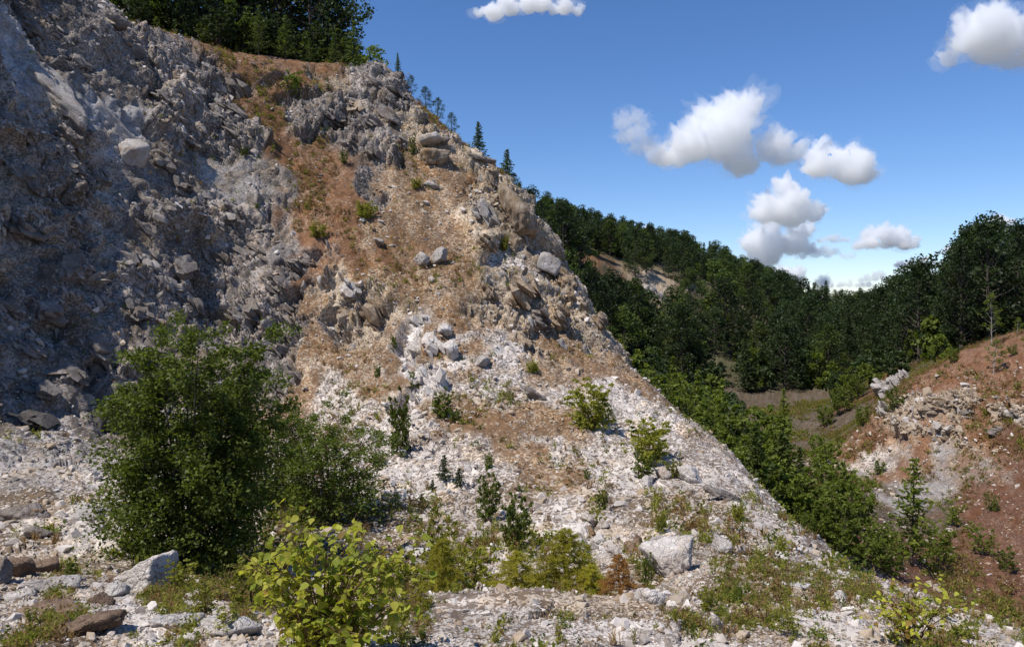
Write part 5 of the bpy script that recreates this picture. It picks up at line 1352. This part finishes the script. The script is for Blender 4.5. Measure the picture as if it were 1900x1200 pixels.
# ------------------------------------------------------------------ weeds and dry tufts
def tuft(k, mat, blades=16, hgt=1.0, broad=False):
    r = np.random.default_rng(1300 + k)
    if broad:
        c = r.normal(0, .28, (blades * 2, 3)); c[:, 2] = np.abs(c[:, 2]) * 1.3 + .05
        v, f = leaf_quads(c, r.uniform(.16, .34, len(c)), r, .6)
        return mesh_np('tuft', v, f, mat)
    V, Fc = [], []
    for i in range(blades):
        a = r.uniform(0, 6.28); o = r.normal(0, .09, 2); ln = r.uniform(.5, 1.1) * hgt; sp_ = r.uniform(.15, .75)
        w = np.array([-math.sin(a), math.cos(a), 0]) * .022
        b = np.array([o[0], o[1], -.05]); m_ = b + np.array([math.cos(a) * sp_ * .4, math.sin(a) * sp_ * .4, ln * .6]); e = b + np.array([math.cos(a) * sp_, math.sin(a) * sp_, ln * (1 - .4 * sp_)])
        n_ = len(V); V += [b - w, b + w, m_ + w * .8, m_ - w * .8, e]; V += [e + w * .1]
        Fc += [(n_, n_ + 1, n_ + 2, n_ + 3), (n_ + 3, n_ + 2, n_ + 5, n_ + 4)]
    return mesh_np('tuft', np.array(V, np.float32), np.array(Fc, np.int32), mat)
TT = [tuft(0, M_WEED), tuft(1, M_WEED, 14, 1, True), tuft(2, M_WEED, 18, 1, True), tuft(3, M_DRY, 18), tuft(4, M_DRY, 16, 1, True), tuft(5, M_BUSH, 14, 1, True), tuft(6, M_DRY, 24, .8)]
D9 = G4[..., 9]
patchy = np.clip(fbm(quad_c.reshape(-1, 3) / np.clip(qr.reshape(-1, 1) * .09, .3, 6), 3, 310, .6).reshape(qr.shape) + .25, 0.02, 1) ** 1.6
PP, RR, SS, KK = [], [], [], []
for m_, n, lo, hi in [((qr > 3.2) & (qr < 8.5), 9000, .03, .11), ((qr >= 8.5) & (qr < 36), 8000, .06, .24), ((qr >= 36) & (qr < 118), 12000, .2, .6)]:
    pos, i, j = sample(m_ * np.maximum(D9, .012) * patchy, n)
    s = lo + (hi - lo) * rng.uniform(0, 1, n) ** 2.2
    PP.append(pos); RR.append(np.stack([rng.normal(0, .12, n), rng.normal(0, .12, n), rng.uniform(0, 6.28, n)], 1)); SS.append(s[:, None] * rng.uniform(.8, 1.3, (n, 3)))
    redz = (G4[i, j, 0] / (G4[i, j, 1] + 1e-4)) > 1.5
    u = rng.uniform(0, 1, n)
    KK.append(np.where(np.where(redz, u < .6, u < .38), rng.choice([3, 4, 6], n), rng.choice([0, 1, 2, 5], n)))
scatter('weeds', np.vstack(PP), np.vstack(RR), np.vstack(SS), np.concatenate(KK), TT, 'low weeds and dry tufts scattered over the quarry ground', 'weeds')

# ------------------------------------------------------------------ cumulus clouds, far off
def cloud_material():
    m, nt, N, L = newmat('cloud_vapour')
    vs = node(nt, 'ShaderNodeVolumeScatter', {'Color': (1, 1, 1, 1), 'Density': .03, 'Anisotropy': .1})
    o = N.new('ShaderNodeOutputMaterial'); L.new(vs.outputs[0], o.inputs['Volume'])
    return m
M_CLOUD = cloud_material()
def cloud(px, py, w, h, seed, label, lobes=None, wisp=False):
    r = np.random.default_rng(seed)
    CD = 2600.0 + 3.4 * py
    k = CD / F; W, Hh = w * k, h * k
    c0 = Vector(px3(px, py, CD))
    dirs, f = ICO[2]
    sp_ = []
    if lobes is None:
        n = 16
        for i in range(n):
            u = r.uniform(-1, 1); env = (1 - abs(u) ** 2.2)
            rad = Hh * r.uniform(.18, .34) * (.55 + .45 * env)
            zz = -.5 * Hh + rad * .9 + r.uniform(0, 1) ** 1.3 * max(0, Hh * env - rad * 1.9)
            sp_.append((u * (W * .5 - rad * .8), r.normal(0, .22) * Hh, zz, rad))
    else:
        for (lx, ly, lr) in lobes: # lobes in photo pixels about the centre
            for q in range(3):
                sp_.append((lx * k + r.normal(0, .35) * lr * k, r.normal(0, .5) * lr * k, -ly * k + r.normal(0, .25) * lr * k, lr * k * r.uniform(.6, 1.0)))
    vv, ff, o_ = [], [], 0
    for x, y, z_, rad in sp_:
        vv.append(dirs * rad * np.array([1.1, 1.1, .9], np.float32) + np.array([x, y, z_], np.float32)); ff.append(f + o_); o_ += len(dirs)
    tmp = bpy.data.objects.new('tmp', mesh_np('tmp', np.vstack(vv), np.vstack(ff))); COL.objects.link(tmp)
    md = tmp.modifiers.new('r', 'REMESH'); md.mode = 'VOXEL'; md.voxel_size = max(W, Hh) / 62
    ev = tmp.evaluated_get(bpy.context.evaluated_depsgraph_get()); m2 = bpy.data.meshes.new_from_object(ev)
    bpy.data.objects.remove(tmp)
    n = len(m2.vertices); co = np.empty(n * 3, np.float32); m2.vertices.foreach_get('co', co); co = co.reshape(-1, 3)
    no = np.empty(n * 3, np.float32); m2.vertices.foreach_get('normal', no); no = no.reshape(-1, 3)
    s_ = Hh
    bil = np.abs(fbm(co / (s_ * .30) + seed, 4, 400, .6))
    bil2 = fbm(co / (s_ * .13) + seed, 3, 420, .6)
    up_ = np.clip(.55 + no[:, 2] * .6, .25, 1)
    co = co + no * ((bil - .22) * s_ * .26 * up_ + bil2 * s_ * .03)[:, None]
    m2.vertices.foreach_set('co', co.ravel()); m2.update(); m2.name = 'cloud'
    mc = M_CLOUD.copy(); [x for x in mc.node_tree.nodes if x.type == 'VOLUME_SCATTER'][0].inputs['Density'].default_value = (1.2 if wisp else 4.4) / Hh
    m2.materials.clear(); m2.materials.append(mc)
    o = link('cloud', m2, None, c0)
    # thin ragged vapour around the core
    m3 = m2.copy(); m3.name = 'wisps'
    rag = np.clip(fbm(co / (s_ * .42) + seed * 3, 4, 440, .65) + .1, -.12, 1)
    c3 = co + no * (s_ * (.02 + .20 * rag))[:, None] * np.array([1.3, 1, .75], np.float32)
    m3.vertices.foreach_set('co', c3.astype(np.float32).ravel()); m3.update()
    mw = M_CLOUD.copy(); [x for x in mw.node_tree.nodes if x.type == 'VOLUME_SCATTER'][0].inputs['Density'].default_value = (.45 if wisp else .7) / Hh
    m3.materials.clear(); m3.materials.append(mw)
    link('wisps', m3, o)
    tag(o, label, 'cloud', 'fair-weather clouds')
    return o
cloud(980, 4, 215, 56, 1, 'white cloud cut by the top edge of the picture')
cloud(1835, 60, 210, 120, 2, 'large cloud in the top right corner')
cloud(1345, 252, 250, 120, 3, 'biggest billowing cloud in the middle of the sky', [(-100, 28, 30), (-60, 10, 38), (-20, -10, 40), (20, -32, 38), (38, -50, 28), (30, 0, 42), (70, 22, 36), (100, 32, 24), (-80, 40, 22), (50, 55, 26), (0, 30, 34)])
cloud(1180, 248, 80, 70, 4, 'faint wispy cloud left of the biggest one', [(-15, -20, 20), (10, -24, 18), (-10, 5, 18), (10, 22, 18), (30, 15, 12)], True)
cloud(1556, 300, 140, 80, 5, 'ragged cloud right of the biggest one', [(-40, 10, 28), (-10, -10, 30), (25, -18, 26), (40, 5, 28), (10, 20, 28), (45, 25, 18), (-55, 18, 14)])
cloud(1462, 375, 140, 78, 6, 'domed cloud below the biggest one', [(0, -26, 22), (-30, 10, 28), (5, 8, 32), (40, 14, 22), (62, 18, 10), (-45, 22, 18)])
cloud(1445, 446, 140, 72, 7, 'broad soft cloud under the domed one', [(-45, 5, 26), (-15, 10, 30), (25, -10, 26), (50, -20, 16), (-20, -15, 20), (40, 12, 18)])
cloud(1530, 466, 110, 30, 8, 'thin flat cloud right of the broad soft one', None, True)
cloud(1648, 436, 118, 54, 9, 'smooth oval cloud above the right end of the valley')
cloud(1462, 512, 180, 48, 10, 'low cloud bank behind the far hill')
cloud(1702, 484, 92, 24, 11, 'small flat cloud above the right wood')
cloud(1627, 512, 62, 22, 12, 'smallest flat cloud low over the valley', None, True)
cloud(1850, 420, 70, 44, 13, 'cloud half hidden behind the tallest birches')
cloud(1200, 428, 70, 18, 14, 'sliver of cloud behind the far hill skyline')

cloud(1768, 462, 70, 22, 15, 'tiny flat cloud just above the slope of the right wood', None, True)
cloud(1588, 524, 80, 20, 16, 'faint low cloud beside the cloud bank over the valley', None, True)
cloud(1545, 440, 60, 22, 17, 'thin shred of cloud between the broad soft cloud and the oval one', None, True)
